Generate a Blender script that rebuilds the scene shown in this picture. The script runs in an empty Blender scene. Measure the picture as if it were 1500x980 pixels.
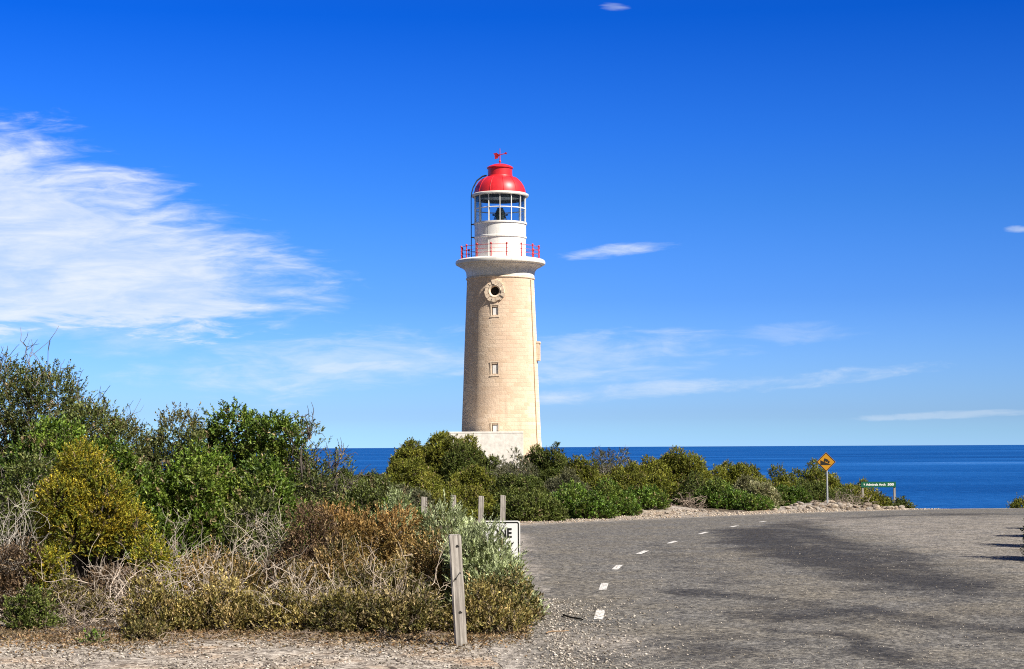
import bpy, bmesh, math, random
import numpy as np
from mathutils import Matrix, Vector, Euler

SC = bpy.context.scene
COL = SC.collection
R = math.radians
F = 2600.0                      # focal length in pixels of the 1500 px wide photograph
F0 = 1250.0
K = F / F0                      # distances are listed in units of K metres
EYE = 1.7

# ------------------------------------------------------------------ camera
PITCH, ROLL = math.atan(164.7 / F), R(-0.286)
cam_data = bpy.data.cameras.new("camera")
cam = bpy.data.objects.new("camera", cam_data)
COL.objects.link(cam)
cam_data.sensor_width = 36.0
cam_data.lens = F * 36.0 / 1500.0
cam_data.clip_start = 0.1
cam_data.clip_end = 400000.0
CAM_ROT = Matrix.Rotation(R(90) + PITCH, 3, 'X') @ Matrix.Rotation(ROLL, 3, 'Z')
cam.location = (0, 0, EYE)
cam.rotation_euler = CAM_ROT.to_euler()
SC.camera = cam
SC.render.resolution_x, SC.render.resolution_y = 1024, 669
SC.render.engine = 'CYCLES'
SC.cycles.max_bounces = 8
SC.cycles.diffuse_bounces = 3
SC.cycles.transparent_max_bounces = 16
SC.cycles.use_denoising = False
SC.cycles.filter_width = 1.1
SC.cycles.sample_clamp_indirect = 6.0
SC.view_settings.view_transform = 'Standard'
SC.view_settings.look = 'None'
SC.view_settings.gamma = 1.0
SC.view_settings.use_curve_mapping = False
SC.view_settings.exposure = 0.0


def ray(px, py):
    """direction of a photo pixel, scaled so that its y component is 1"""
    d = CAM_ROT @ Vector(((px - 750.0) / F, (490.0 - py) / F, -1.0))
    return d / d.y


def at(px, py, Y):
    d = ray(px, py)
    Y = Y * K
    return Vector((d.x * Y, Y, EYE + d.z * Y))


# ------------------------------------------------------------------ sun and sky
SUN_EL = R(45)
SUN_AZ = math.atan2(0.80, -0.60)        # clockwise from +Y
sun_dir = Vector((math.sin(SUN_AZ) * math.cos(SUN_EL), math.cos(SUN_AZ) * math.cos(SUN_EL), math.sin(SUN_EL)))
sun_data = bpy.data.lights.new("sun", 'SUN')
sun_data.energy = 5.0
sun_data.angle = R(0.5)
sun_data.color = (1.0, 0.93, 0.83)
sun = bpy.data.objects.new("sun", sun_data)
sun.rotation_euler = sun_dir.to_track_quat('Z', 'Y').to_euler()
sun.location = (30, -20, 40)
COL.objects.link(sun)


class NT:
    """small helper to write node graphs"""

    def __init__(s, tree):
        s.t = tree

    def n(s, typ, **kw):
        nd = s.t.nodes.new(typ)
        for k, v in kw.items():
            if k == 'inp':
                for a, b in v.items():
                    s.put(nd.inputs[a], b)
            else:
                setattr(nd, k, v)
        return nd

    def put(s, sock, val):
        if isinstance(val, bpy.types.NodeSocket):
            s.t.links.new(val, sock)
        else:
            if hasattr(sock.default_value, '__len__') and len(sock.default_value) == 4 and len(val) == 3:
                val = (*val, 1.0)
            sock.default_value = val

    def m(s, op, a, b=None, c=None, clamp=False):
        nd = s.n('ShaderNodeMath', operation=op, use_clamp=clamp)
        s.put(nd.inputs[0], a)
        if b is not None: s.put(nd.inputs[1], b)
        if c is not None: s.put(nd.inputs[2], c)
        return nd.outputs[0]

    def smooth(s, v, a, b):
        nd = s.n('ShaderNodeMapRange', interpolation_type='SMOOTHSTEP', inp={'Value': v, 'From Min': a, 'From Max': b})
        return nd.outputs[0]

    def mix(s, f, a, b, blend='MIX'):
        nd = s.n('ShaderNodeMix', data_type='RGBA', blend_type=blend)
        s.put(nd.inputs[0], f)
        s.put(nd.inputs[6], a)
        s.put(nd.inputs[7], b)
        return nd.outputs[2]

    def noise(s, vec, scale, detail=4.0, rough=0.55, dist=0.0):
        nd = s.n('ShaderNodeTexNoise', inp={'Scale': scale, 'Detail': detail, 'Roughness': rough, 'Distortion': dist})
        if vec is not None: s.put(nd.inputs['Vector'], vec)
        return nd.outputs['Fac']

    def map(s, vec, scale=(1, 1, 1), loc=(0, 0, 0), rot=(0, 0, 0)):
        nd = s.n('ShaderNodeMapping', inp={'Scale': scale, 'Location': loc, 'Rotation': rot})
        s.put(nd.inputs['Vector'], vec)
        return nd.outputs[0]

    def ramp(s, v, stops):
        nd = s.n('ShaderNodeValToRGB')
        s.put(nd.inputs[0], v)
        el = nd.color_ramp.elements
        while len(el) < len(stops): el.new(0.5)
        for e, (p, c) in zip(el, stops):
            e.position = p
            e.color = (*c, 1.0) if len(c) == 3 else c
        return nd.outputs[0]


world = bpy.data.worlds.new("World")
SC.world = world
world.use_nodes = True
wt = world.node_tree
wt.nodes.clear()
W = NT(wt)
sky = W.n('ShaderNodeTexSky', sky_type='NISHITA', sun_disc=False, sun_elevation=SUN_EL, sun_rotation=SUN_AZ,
          altitude=60.0, air_density=1.0, dust_density=0.6, ozone_density=2.5)
EXPO = 0.85
SC.view_settings.exposure = EXPO
SKY_GAIN = 0.10 / 2 ** EXPO
# the deep polarised blue of this sky: a colour filter by elevation on the part of the sky ahead
tc = W.n('ShaderNodeTexCoord')
sx = W.n('ShaderNodeSeparateXYZ', inp={0: tc.outputs['Generated']})


def filt(py, c):
    d = ray(750, py).normalized()
    return (d.z, tuple(v / 4 for v in c))


ramp_ = W.ramp(sx.outputs[2], [filt(654, (1.0, 1.74, 3.25)), filt(640, (.83, 1.51, 2.77)), filt(610, (.66, 1.11, 2.17)), filt(440, (.325, .73, 1.75)),
                               filt(300, (.19, .62, 1.58)), filt(200, (.115, .535, 1.585)), filt(22, (.02, .38, 1.44)), (0.75, (.08, .12, .28)), (1.0, (.10, .13, .22))])
ahead = W.smooth(sx.outputs[1], -0.1, 0.5)
filt_ = W.mix(ahead, (.12, .112, .105, 1), ramp_)
skycol = W.mix(1.0, sky.outputs[0], filt_, 'MULTIPLY')
lateral = W.m('SUBTRACT', 1.0, W.m('MULTIPLY', sx.outputs[0], 0.40))
skycol = W.n('ShaderNodeVectorMath', operation='SCALE', inp={0: skycol, 'Scale': W.m('MULTIPLY', lateral, 4.0 * SKY_GAIN)}).outputs[0]
# clouds live on directions: u = x / y, v = z / y
ys = W.m('MAXIMUM', sx.outputs[1], 0.05)
U = W.m('DIVIDE', sx.outputs[0], ys)
V = W.m('DIVIDE', sx.outputs[2], ys)
uv = W.n('ShaderNodeCombineXYZ', inp={0: U, 1: V}).outputs[0]
n_big = W.noise(W.map(uv, (7 * K, 30 * K, 1), (3.1, 1.7, 0), (0, 0, R(-6))), 1.0, 6.0, 0.62, 0.6)
n_fine = W.noise(W.map(uv, (16 * K, 85 * K, 1), (9.3, 4.2, 0), (0, 0, R(-4))), 1.0, 5.0, 0.6, 0.8)
n_mix = W.m('ADD', W.m('MULTIPLY', n_big, 0.68), W.m('MULTIPLY', n_fine, 0.32))
front = W.m('GREATER_THAN', sx.outputs[1], 0.1)
CLOUDS = [  # centre px, radii px, exponent, tilt, edge noise, opacity
    (-170, 430, 655, 306, 1.2, 0, 0.40, 0.90),
    (250, 466, 110, 9, 2, -2, 1.3, 0.75),
    (60, 470, 330, 55, 2, 0, 1.3, 0.40),
    (170, 505, 120, 28, 2, 0, 1.3, 0.35),
    (886, 368, 112, 12, 2, 5, 1.7, 0.74),
    (898, 9, 26, 8, 2, -3, 2.0, 0.30),
    (1492, 336, 28, 6, 2, 0, 1.8, 0.5),
    (480, 535, 330, 55, 2, 3, 1.4, 0.46),
    (520, 538, 130, 13, 2, 4, 1.5, 0.65),
    (880, 525, 230, 44, 2, 3, 1.4, 0.42),
    (900, 575, 190, 16, 2, 4, 1.4, 0.50),
    (1190, 555, 210, 16, 2, 5, 1.7, 0.46),
    (1180, 487, 110, 18, 2, 2, 1.6, 0.20),
    (1385, 608, 150, 6, 2, 2, 1.8, 0.28),
]
alpha = 0.0
for (cx, cy, rx, ry, ex, tilt, amp, op) in CLOUDS:
    c = ray(cx, cy)
    ca, sa = math.cos(R(tilt)), math.sin(R(tilt))
    du = W.m('SUBTRACT', U, c.x)
    dv = W.m('SUBTRACT', V, c.z)
    a = W.m('ABSOLUTE', W.m('MULTIPLY', W.m('ADD', W.m('MULTIPLY', du, ca), W.m('MULTIPLY', dv, sa)), F / rx))
    b = W.m('ABSOLUTE', W.m('MULTIPLY', W.m('SUBTRACT', W.m('MULTIPLY', dv, ca), W.m('MULTIPLY', du, sa)), F / ry))
    d = W.m('ADD', W.m('POWER', a, ex), W.m('POWER', b, ex))
    e = W.m('ADD', W.m('SUBTRACT', 1.0, d), W.m('MULTIPLY', W.m('SUBTRACT', n_mix, 0.5), amp * 2.6))
    if ry > 200:
        e = W.m('MINIMUM', e, W.m('ADD', W.m('MULTIPLY', W.m('SUBTRACT', V, ray(300, 466).z), 12.0 * K),
                                  W.m('MULTIPLY', W.m('SUBTRACT', n_mix, 0.42), 2.4)))
        f = W.smooth(e, -0.12, 0.30)
    else:
        f = W.smooth(e, 0.05, 1.25)
    alpha = W.m('MAXIMUM', alpha, W.m('MULTIPLY', f, op))
body = W.smooth(n_mix, 0.28, 0.74)
alpha = W.m('MULTIPLY', W.m('MULTIPLY', alpha, front), W.m('ADD', W.m('MULTIPLY', body, 0.24), 0.76))
cloudcol = W.mix(body, tuple(v / 2 ** EXPO for v in (0.62, 0.76, 0.97, 1)), tuple(v / 2 ** EXPO for v in (0.92, 0.96, 1.0, 1)))
total = W.mix(alpha, skycol, cloudcol)
back = W.n('ShaderNodeVectorMath', operation='SCALE', inp={0: total, 'Scale': 10.0})
bg = W.n('ShaderNodeBackground', inp={'Color': back.outputs[0], 'Strength': 0.10})
wo = W.n('ShaderNodeOutputWorld', inp={'Surface': bg.outputs[0]})


# ------------------------------------------------------------------ helpers
def link(o, parent=None):
    COL.objects.link(o)
    if parent is not None:
        o.parent = parent
    return o


def tag(o, label=None, cat=None, group=None, kind=None):
    if label: o['label'] = label
    if cat: o['category'] = cat
    if group: o['group'] = group
    if kind: o['kind'] = kind
    return o


def empty(name, loc, label, cat, group=None, rz=0.0):
    o = bpy.data.objects.new(name, None)
    o.empty_display_size = 0.2
    o.location = loc
    o.rotation_euler = (0, 0, rz)
    link(o)
    return tag(o, label, cat, group)


def mesh_np(name, verts, quads=None, tris=None, tint=None, mat=None, smooth=False):
    me = bpy.data.meshes.new(name)
    verts = np.asarray(verts, dtype=np.float32)
    nq = 0 if quads is None else len(quads)
    nt = 0 if tris is None else len(tris)
    me.vertices.add(len(verts))
    me.vertices.foreach_set('co', verts.ravel())
    idx, starts = [], []
    if nq:
        idx.append(np.asarray(quads, dtype=np.int32).ravel())
        starts.append(np.arange(nq, dtype=np.int32) * 4)
    if nt:
        idx.append(np.asarray(tris, dtype=np.int32).ravel())
        starts.append(np.arange(nt, dtype=np.int32) * 3 + nq * 4)
    idx = np.concatenate(idx)
    starts = np.concatenate(starts)
    me.loops.add(len(idx))
    me.loops.foreach_set('vertex_index', idx)
    me.polygons.add(nq + nt)
    me.polygons.foreach_set('loop_start', starts)
    if smooth:
        me.polygons.foreach_set('use_smooth', np.ones(nq + nt, dtype=bool))
    if tint is not None:
        at_ = me.attributes.new('tint', 'FLOAT_COLOR', 'POINT')
        t4 = np.ones((len(verts), 4), dtype=np.float32)
        t4[:, :tint.shape[1]] = tint
        at_.data.foreach_set('color', t4.ravel())
    me.update(calc_edges=True)
    if mat: me.materials.append(mat)
    return me


def obj(name, me, parent=None, loc=None):
    o = bpy.data.objects.new(name, me)
    if loc is not None: o.location = loc
    return link(o, parent)


def bm_obj(name, bm, mat, parent=None, smooth=False, loc=None):
    me = bpy.data.meshes.new(name)
    bmesh.ops.recalc_face_normals(bm, faces=bm.faces)
    bm.to_mesh(me)
    bm.free()
    if smooth:
        for p in me.polygons: p.use_smooth = True
    if mat: me.materials.append(mat)
    return obj(name, me, parent, loc)


def add_box(bm, size, M=Matrix.Identity(4), bevel=0.0):
    r = bmesh.ops.create_cube(bm, size=1.0, matrix=M @ Matrix.Diagonal((*size, 1.0)))
    if bevel:
        vs = set(r['verts'])
        es = [e for e in bm.edges if e.verts[0] in vs and e.verts[1] in vs]
        bmesh.ops.bevel(bm, geom=es, offset=bevel, segments=2, affect='EDGES', profile=0.6)


def add_cyl(bm, p0, p1, r0, r1=None, seg=10):
    p0, p1 = Vector(p0), Vector(p1)
    d = p1 - p0
    M = Matrix.Translation((p0 + p1) / 2) @ d.to_track_quat('Z', 'Y').to_matrix().to_4x4()
    bmesh.ops.create_cone(bm, cap_ends=True, segments=seg, radius1=r0, radius2=r0 if r1 is None else r1, depth=d.length, matrix=M)


def add_ball(bm, p, r, u=10, v=8):
    bmesh.ops.create_uvsphere(bm, u_segments=u, v_segments=v, radius=r, matrix=Matrix.Translation(p))


def add_torus(bm, z, rad, r, seg=64, side=8, arc=(0, 2 * math.pi), centre=(0, 0)):
    full = arc[1] - arc[0] > 6.28
    rings = []
    n = seg if full else seg + 1
    for i in range(n):
        a = arc[0] + (arc[1] - arc[0]) * i / seg
        ring = []
        for j in range(side):
            b = 2 * math.pi * j / side
            rr = rad + r * math.cos(b)
            ring.append(bm.verts.new((centre[0] + rr * math.cos(a), centre[1] + rr * math.sin(a), z + r * math.sin(b))))
        rings.append(ring)
    for i in range(seg):
        A, B = rings[i], rings[(i + 1) % n]
        for j in range(side):
            bm.faces.new((A[j], B[j], B[(j + 1) % side], A[(j + 1) % side]))


def lathe_me(name, prof, mat, seg=96, caps=True, smooth=True):
    """prof: list of (radius, z); gives UV (arc length, z)"""
    bm = bmesh.new()
    uvl = bm.loops.layers.uv.new('UVMap')
    rings = []
    for (r, z) in prof:
        rings.append([bm.verts.new((r * math.cos(2 * math.pi * i / seg), r * math.sin(2 * math.pi * i / seg), z)) for i in range(seg)])
    rm = max(p[0] for p in prof)
    for k in range(len(prof) - 1):
        for i in range(seg):
            j = (i + 1) % seg
            f = bm.faces.new((rings[k][i], rings[k][j], rings[k + 1][j], rings[k + 1][i]))
            f.smooth = smooth
            for lp, (ii, kk) in zip(f.loops, ((i, k), (i + 1, k), (i + 1, k + 1), (i, k + 1))):
                lp[uvl].uv = (2 * math.pi * rm * ii / seg, prof[kk][1])
    if caps:
        for ring, fl in ((rings[0], True), (rings[-1], False)):
            try:
                bm.faces.new(list(reversed(ring)) if fl else ring)
            except ValueError:
                pass
    me = bpy.data.meshes.new(name)
    bm.to_mesh(me)
    bm.free()
    me.set_sharp_from_angle(angle=R(32))
    me.materials.append(mat)
    return me


def text_mesh(name, body, size, extrude, mat, bold=0.0, align='CENTER', sx=1.0):
    cu = bpy.data.curves.new(name, 'FONT')
    cu.body = body
    cu.size = size
    cu.extrude = extrude
    cu.offset = bold
    cu.align_x = align
    cu.align_y = 'CENTER'
    o = bpy.data.objects.new(name, cu)
    COL.objects.link(o)
    dg = bpy.context.evaluated_depsgraph_get()
    me = bpy.data.meshes.new_from_object(o.evaluated_get(dg))
    COL.objects.unlink(o)
    bpy.data.objects.remove(o)
    me.transform(Matrix.Diagonal((sx, 1, 1, 1)))
    me.materials.clear()
    me.materials.append(mat)
    return me


# ------------------------------------------------------------------ materials
def material(name):
    m = bpy.data.materials.new(name)
    m.use_nodes = True
    m.node_tree.nodes.clear()
    k = NT(m.node_tree)
    out = k.n('ShaderNodeOutputMaterial')
    return m, k, out


def simple(name, col, rough=0.6, metal=0.0, spec=0.5, var=0.12, scale=6.0, bump=0.0, bscale=40.0, coat=0.0, stain=None):
    m, k, out = material(name)
    tcn = k.n('ShaderNodeTexCoord').outputs['Object']
    nz = k.noise(tcn, scale, 5.0, 0.6)
    lo = tuple(c * (1 - var) for c in col)
    hi = tuple(min(1, c * (1 + var)) for c in col)
    c = k.ramp(nz, [(0.3, lo), (0.7, hi)])
    if stain:
        st = k.noise(k.map(tcn, (3.0, 3.0, 0.35)), 1.0, 6.0, 0.65)
        c = k.mix(k.m('MULTIPLY', k.smooth(st, 0.52, 0.72), stain[3]), c, stain[:3])
    p = k.n('ShaderNodeBsdfPrincipled', inp={'Base Color': c, 'Roughness': rough, 'Metallic': metal, 'Specular IOR Level': spec, 'Coat Weight': coat})
    if bump:
        b = k.n('ShaderNodeBump', inp={'Strength': bump, 'Distance': 0.01, 'Height': k.noise(tcn, bscale, 4.0, 0.6)})
        k.put(p.inputs['Normal'], b.outputs[0])
    k.put(out.inputs[0], p.outputs[0])
    return m


def leaf_material(name, rough, spec, trans):
    m, k, out = material(name)
    a = k.n('ShaderNodeAttribute', attribute_name='tint')
    p = k.n('ShaderNodeBsdfPrincipled', inp={'Base Color': a.outputs[0], 'Roughness': rough, 'Specular IOR Level': spec})
    t = k.n('ShaderNodeBsdfTranslucent', inp={'Color': k.mix(0.5, a.outputs[0], (1.0, 1.0, 0.35, 1), 'MULTIPLY')})
    mx = k.n('ShaderNodeMixShader', inp={0: trans, 1: p.outputs[0], 2: t.outputs[0]})
    k.put(out.inputs[0], mx.outputs[0])
    return m


M_GLOSSY = leaf_material('glossy_leaf', 0.46, 0.3, 0.22)
M_MATTE = leaf_material('matte_leaf', 0.6, 0.3, 0.20)
M_DRY = leaf_material('dry_twig', 0.85, 0.15, 0.0)
M_BARK = simple('bark', (0.16, 0.13, 0.10), 0.9, var=0.4, scale=20, spec=0.2)

# road
m, k, out = material('asphalt')
M_ROAD = m
g = k.n('ShaderNodeNewGeometry').outputs['Position']
a = k.n('ShaderNodeAttribute', attribute_name='tint')
sepa = k.n('ShaderNodeSeparateColor', inp={0: a.outputs[0]})
dark, edge = sepa.outputs[0], sepa.outputs[1]
vo = k.n('ShaderNodeTexVoronoi', inp={'Vector': g, 'Scale': 55.0, 'Randomness': 1.0})
vo2 = k.n('ShaderNodeTexVoronoi', inp={'Vector': g, 'Scale': 22.0, 'Randomness': 1.0})
chip = k.n('ShaderNodeSeparateColor', inp={0: vo.outputs['Color']}).outputs[0]
chip2 = k.n('ShaderNodeSeparateColor', inp={0: vo2.outputs['Color']}).outputs[1]
fine = k.noise(g, 14.0, 6.0, 0.7)
broad = k.noise(g, 0.7, 5.0, 0.6)
mid_ = k.noise(k.map(g, (1.5, 1.0, 1.0)), 1.0, 6.0, 0.68, 0.4)
sp = k.m('ADD', k.m('MULTIPLY', chip, 0.42), k.m('MULTIPLY', chip2, 0.25))
coarse = k.noise(k.map(g, (9.0, 4.2, 1.0)), 1.0, 4.0, 0.65)
sp = k.m('ADD', sp, k.m('MULTIPLY', fine, 0.30))
sp = k.m('ADD', sp, k.m('MULTIPLY', k.m('SUBTRACT', coarse, 0.42), 0.55))
col = k.ramp(sp, [(0.24, (0.026, 0.024, 0.021)), (0.52, (0.100, 0.092, 0.078)), (0.86, (0.29, 0.265, 0.228))])
col = k.mix(k.smooth(broad, 0.35, 0.7), col, k.mix(1.0, col, (1.12, 1.06, 0.94, 1), 'MULTIPLY'))
col = k.mix(k.m('MULTIPLY', k.smooth(mid_, 0.45, 0.75), 0.35), col, (0.085, 0.078, 0.070, 1))
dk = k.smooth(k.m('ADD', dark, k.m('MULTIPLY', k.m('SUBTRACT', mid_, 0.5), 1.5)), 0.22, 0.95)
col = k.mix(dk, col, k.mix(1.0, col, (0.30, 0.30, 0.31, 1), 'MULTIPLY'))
col = k.mix(1.0, col, (0.965, 1.0, 1.04, 1), 'MULTIPLY')
dust = k.ramp(sp, [(0.27, (0.075, 0.066, 0.055)), (0.54, (0.25, 0.222, 0.185)), (0.87, (0.54, 0.49, 0.43))])
ef = k.smooth(k.m('ADD', edge, k.m('MULTIPLY', k.m('SUBTRACT', k.noise(g, 1.8, 6.0, 0.7), 0.5), 0.9)), 0.3, 0.75)
col = k.mix(ef, col, dust)
bp = k.n('ShaderNodeBump', inp={'Strength': 0.75, 'Distance': 0.012, 'Height': k.m('ADD', sp, k.m('MULTIPLY', vo.outputs['Distance'], -0.5))})
p = k.n('ShaderNodeBsdfPrincipled', inp={'Base Color': col, 'Roughness': 0.88, 'Specular IOR Level': 0.25, 'Normal': bp.outputs[0]})
k.put(out.inputs[0], p.outputs[0])

# gravelly, sandy ground
m, k, out = material('sandy_ground')
M_GROUND = m
g = k.n('ShaderNodeNewGeometry').outputs['Position']
vo = k.n('ShaderNodeTexVoronoi', inp={'Vector': g, 'Scale': 38.0, 'Randomness': 1.0})
vo2 = k.n('ShaderNodeTexVoronoi', inp={'Vector': g, 'Scale': 17.0, 'Randomness': 1.0})
chip = k.n('ShaderNodeSeparateColor', inp={0: vo.outputs['Color']}).outputs[0]
chip2 = k.n('ShaderNodeSeparateColor', inp={0: vo2.outputs['Color']}).outputs[1]
sp = k.m('ADD', k.m('ADD', k.m('MULTIPLY', chip, 0.4), k.m('MULTIPLY', chip2, 0.25)), k.m('MULTIPLY', k.noise(g, 9.0, 7.0, 0.7), 0.40))
sp = k.m('ADD', sp, k.m('MULTIPLY', k.m('SUBTRACT', k.noise(k.map(g, (8.0, 4.0, 1.0)), 1.0, 5.0, 0.65), 0.45), 0.9))
col = k.ramp(sp, [(0.27, (0.070, 0.058, 0.048)), (0.53, (0.29, 0.25, 0.21)), (0.86, (0.64, 0.58, 0.51))])
col = k.mix(k.smooth(k.noise(g, 1.1, 5.0, 0.65), 0.45, 0.72), col, k.mix(1.0, col, (1.05, 0.86, 0.68, 1), 'MULTIPLY'))
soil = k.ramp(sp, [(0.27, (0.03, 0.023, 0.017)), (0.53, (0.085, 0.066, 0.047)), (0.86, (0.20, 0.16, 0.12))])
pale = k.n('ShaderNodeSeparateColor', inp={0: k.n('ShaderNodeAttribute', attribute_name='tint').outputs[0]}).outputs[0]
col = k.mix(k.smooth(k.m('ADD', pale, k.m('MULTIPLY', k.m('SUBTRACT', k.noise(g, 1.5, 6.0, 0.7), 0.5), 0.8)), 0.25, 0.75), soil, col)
bp = k.n('ShaderNodeBump', inp={'Strength': 0.9, 'Distance': 0.02, 'Height': sp})
col = k.mix(1.0, col, (0.84, 0.84, 0.82, 1), 'MULTIPLY')
p = k.n('ShaderNodeBsdfPrincipled', inp={'Base Color': col, 'Roughness': 0.95, 'Specular IOR Level': 0.15, 'Normal': bp.outputs[0]})
k.put(out.inputs[0], p.outputs[0])

# sea
m, k, out = material('sea_water')
M_SEA = m
g = k.n('ShaderNodeNewGeometry').outputs['Position']
streak = k.noise(k.map(g, (0.0005, 0.0011, 1.0), rot=(0, 0, R(3))), 1.0, 6.0, 0.62, 0.5)
chop = k.noise(k.map(g, (0.02, 0.02, 1.0)), 1.0, 8.0, 0.7)
bands = k.noise(k.map(g, (0.0001, 0.0004, 1.0), loc=(3.0, 1.2, 0)), 1.0, 4.0, 0.55)
wl = k.noise(k.map(g, (0.10, 0.018, 1.0)), 1.0, 6.0, 0.7)
v = k.m('ADD', k.m('MULTIPLY', streak, 0.62), k.m('ADD', k.m('ADD', k.m('MULTIPLY', chop, 0.10), k.m('MULTIPLY', wl, 0.32)), k.m('MULTIPLY', bands, 0.22)))
col = k.ramp(v, [(0.46, (0.0010, 0.028, 0.125)), (0.60, (0.0030, 0.056, 0.215)), (0.74, (0.012, 0.098, 0.32)), (0.88, (0.10, 0.24, 0.50))])
bp = k.n('ShaderNodeBump', inp={'Strength': 0.5, 'Distance': 3.0, 'Height': k.noise(k.map(g, (0.06, 0.14, 1.0)), 1.0, 7.0, 0.7)})
p = k.n('ShaderNodeBsdfPrincipled', inp={'Base Color': col, 'Roughness': 0.55, 'Specular IOR Level': 0.10, 'Normal': bp.outputs[0]})
k.put(out.inputs[0], p.outputs[0])

# tower stone
m, k, out = material('sandstone_blocks')
M_STONE = m
uvn = k.n('ShaderNodeTexCoord').outputs['UV']
ob = k.n('ShaderNodeTexCoord').outputs['Object']
warp = k.n('ShaderNodeVectorMath', operation='ADD', inp={0: uvn, 1: k.n('ShaderNodeVectorMath', operation='SCALE', inp={0: k.n('ShaderNodeTexNoise', inp={'Vector': uvn, 'Scale': 1.3}).outputs['Color'], 'Scale': 0.07}).outputs[0]}).outputs[0]
br = k.n('ShaderNodeTexBrick', offset=0.5, inp={'Vector': warp, 'Color1': (0.66, 0.50, 0.35), 'Color2': (0.82, 0.675, 0.525), 'Mortar': (0.77, 0.63, 0.485),
                                    'Scale': 1.0, 'Mortar Size': 0.018, 'Mortar Smooth': 0.3, 'Bias': 0.35, 'Brick Width': 0.66, 'Row Height': 0.31})
patch = k.noise(ob, 0.35, 6.0, 0.65)
col = k.mix(k.smooth(patch, 0.42, 0.62), br.outputs['Color'], k.mix(0.6, br.outputs['Color'], (0.74, 0.575, 0.44, 1)))
col = k.mix(k.m('MULTIPLY', k.smooth(k.noise(ob, 2.2, 6.0, 0.7), 0.55, 0.75), 0.26), col, (0.40, 0.28, 0.18, 1))
streaks = k.noise(k.map(ob, (2.2, 2.2, 0.12)), 1.0, 5.0, 0.6)
col = k.mix(k.m('MULTIPLY', k.smooth(streaks, 0.56, 0.74), 0.22), col, (0.28, 0.205, 0.14, 1))
hgt = k.m('ADD', k.m('MULTIPLY', br.outputs['Fac'], -0.25), k.noise(ob, 7.0, 7.0, 0.7))
bp = k.n('ShaderNodeBump', inp={'Strength': 0.8, 'Distance': 0.06, 'Height': hgt})
p = k.n('ShaderNodeBsdfPrincipled', inp={'Base Color': col, 'Roughness': 0.92, 'Diffuse Roughness': 1.0, 'Specular IOR Level': 0.2, 'Normal': bp.outputs[0]})
k.put(out.inputs[0], p.outputs[0])

M_DRESSED = simple('dressed_stone', (0.68, 0.55, 0.42), 0.9, var=0.22, scale=5, bump=0.6, bscale=14, spec=0.2)
M_WHITE = simple('white_paint', (0.80, 0.79, 0.76), 0.55, var=0.05, scale=2.5, stain=(.46, .37, .28, .30))
M_CREAM = simple('weathered_white', (0.74, 0.72, 0.67), 0.65, var=0.14, scale=2.0, bump=0.2, bscale=8, stain=(.36, .32, .27, .45))
M_WHITEWASH = simple('whitewash', (0.74, 0.71, 0.66), 0.85, var=0.16, scale=3.0, bump=0.8, bscale=7, stain=(.50, .45, .39, .35))
M_RED = simple('red_paint', (0.60, 0.018, 0.028), 0.42, var=0.14, scale=3.0, coat=0.12, stain=(.42, .03, .03, .6))
M_REDR = simple('red_railing_paint', (0.50, 0.02, 0.028), 0.45, var=0.15)
M_GREYP = simple('grey_paint', (0.55, 0.55, 0.53), 0.5, var=0.08)
M_DARK = simple('dark_metal', (0.045, 0.05, 0.06), 0.5, var=0.2)
M_INSIDE = simple('dome_lining', (0.10, 0.11, 0.12), 0.7, var=0.2)
M_HOLE = simple('dark_room', (0.012, 0.011, 0.010), 0.9, var=0.2)
M_TAN = simple('tan_pipe', (0.40, 0.28, 0.17), 0.7, var=0.15)
M_STEEL = simple('galvanised_steel', (0.50, 0.53, 0.56), 0.42, metal=0.55, var=0.12, scale=15)
M_YELLOW = simple('warning_amber', (0.45, 0.215, 0.008), 0.45, var=0.08, scale=4)
M_BLACK = simple('sign_black', (0.012, 0.012, 0.012), 0.45, var=0.1)
M_SIGNW = simple('sign_white', (0.80, 0.80, 0.80), 0.45, var=0.04, scale=4)
M_GREEN = simple('sign_green', (0.006, 0.105, 0.055), 0.45, var=0.1)
m, k, out = material('road_paint')
M_LINE = m
g = k.n('ShaderNodeNewGeometry').outputs['Position']
wear = k.noise(k.map(g, (26, 12, 1)), 1.0, 6.0, 0.7)
col = k.mix(k.smooth(wear, 0.46, 0.60), (0.66, 0.64, 0.60, 1), (0.20, 0.185, 0.16, 1))
p = k.n('ShaderNodeBsdfPrincipled', inp={'Base Color': col, 'Roughness': 0.8, 'Specular IOR Level': 0.25})
k.put(out.inputs[0], p.outputs[0])

m, k, out = material('limestone')
M_LIME = m
rndm = k.n('ShaderNodeObjectInfo').outputs['Random']
ob = k.n('ShaderNodeTexCoord').outputs['Object']
col = k.ramp(rndm, [(0.0, (.22, .18, .145)), (.35, (.40, .325, .25)), (.7, (.52, .45, .37)), (1.0, (.36, .33, .30))])
nz = k.noise(ob, 3.5, 6.0, 0.65)
col = k.mix(k.smooth(nz, 0.42, 0.68), col, k.mix(1.0, col, (.48, .45, .42, 1), 'MULTIPLY'))
bp = k.n('ShaderNodeBump', inp={'Strength': 0.9, 'Distance': 0.08, 'Height': k.noise(ob, 7.0, 6.0, 0.7)})
p = k.n('ShaderNodeBsdfPrincipled', inp={'Base Color': col, 'Roughness': 0.95, 'Specular IOR Level': 0.2, 'Normal': bp.outputs[0]})
k.put(out.inputs[0], p.outputs[0])

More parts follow.
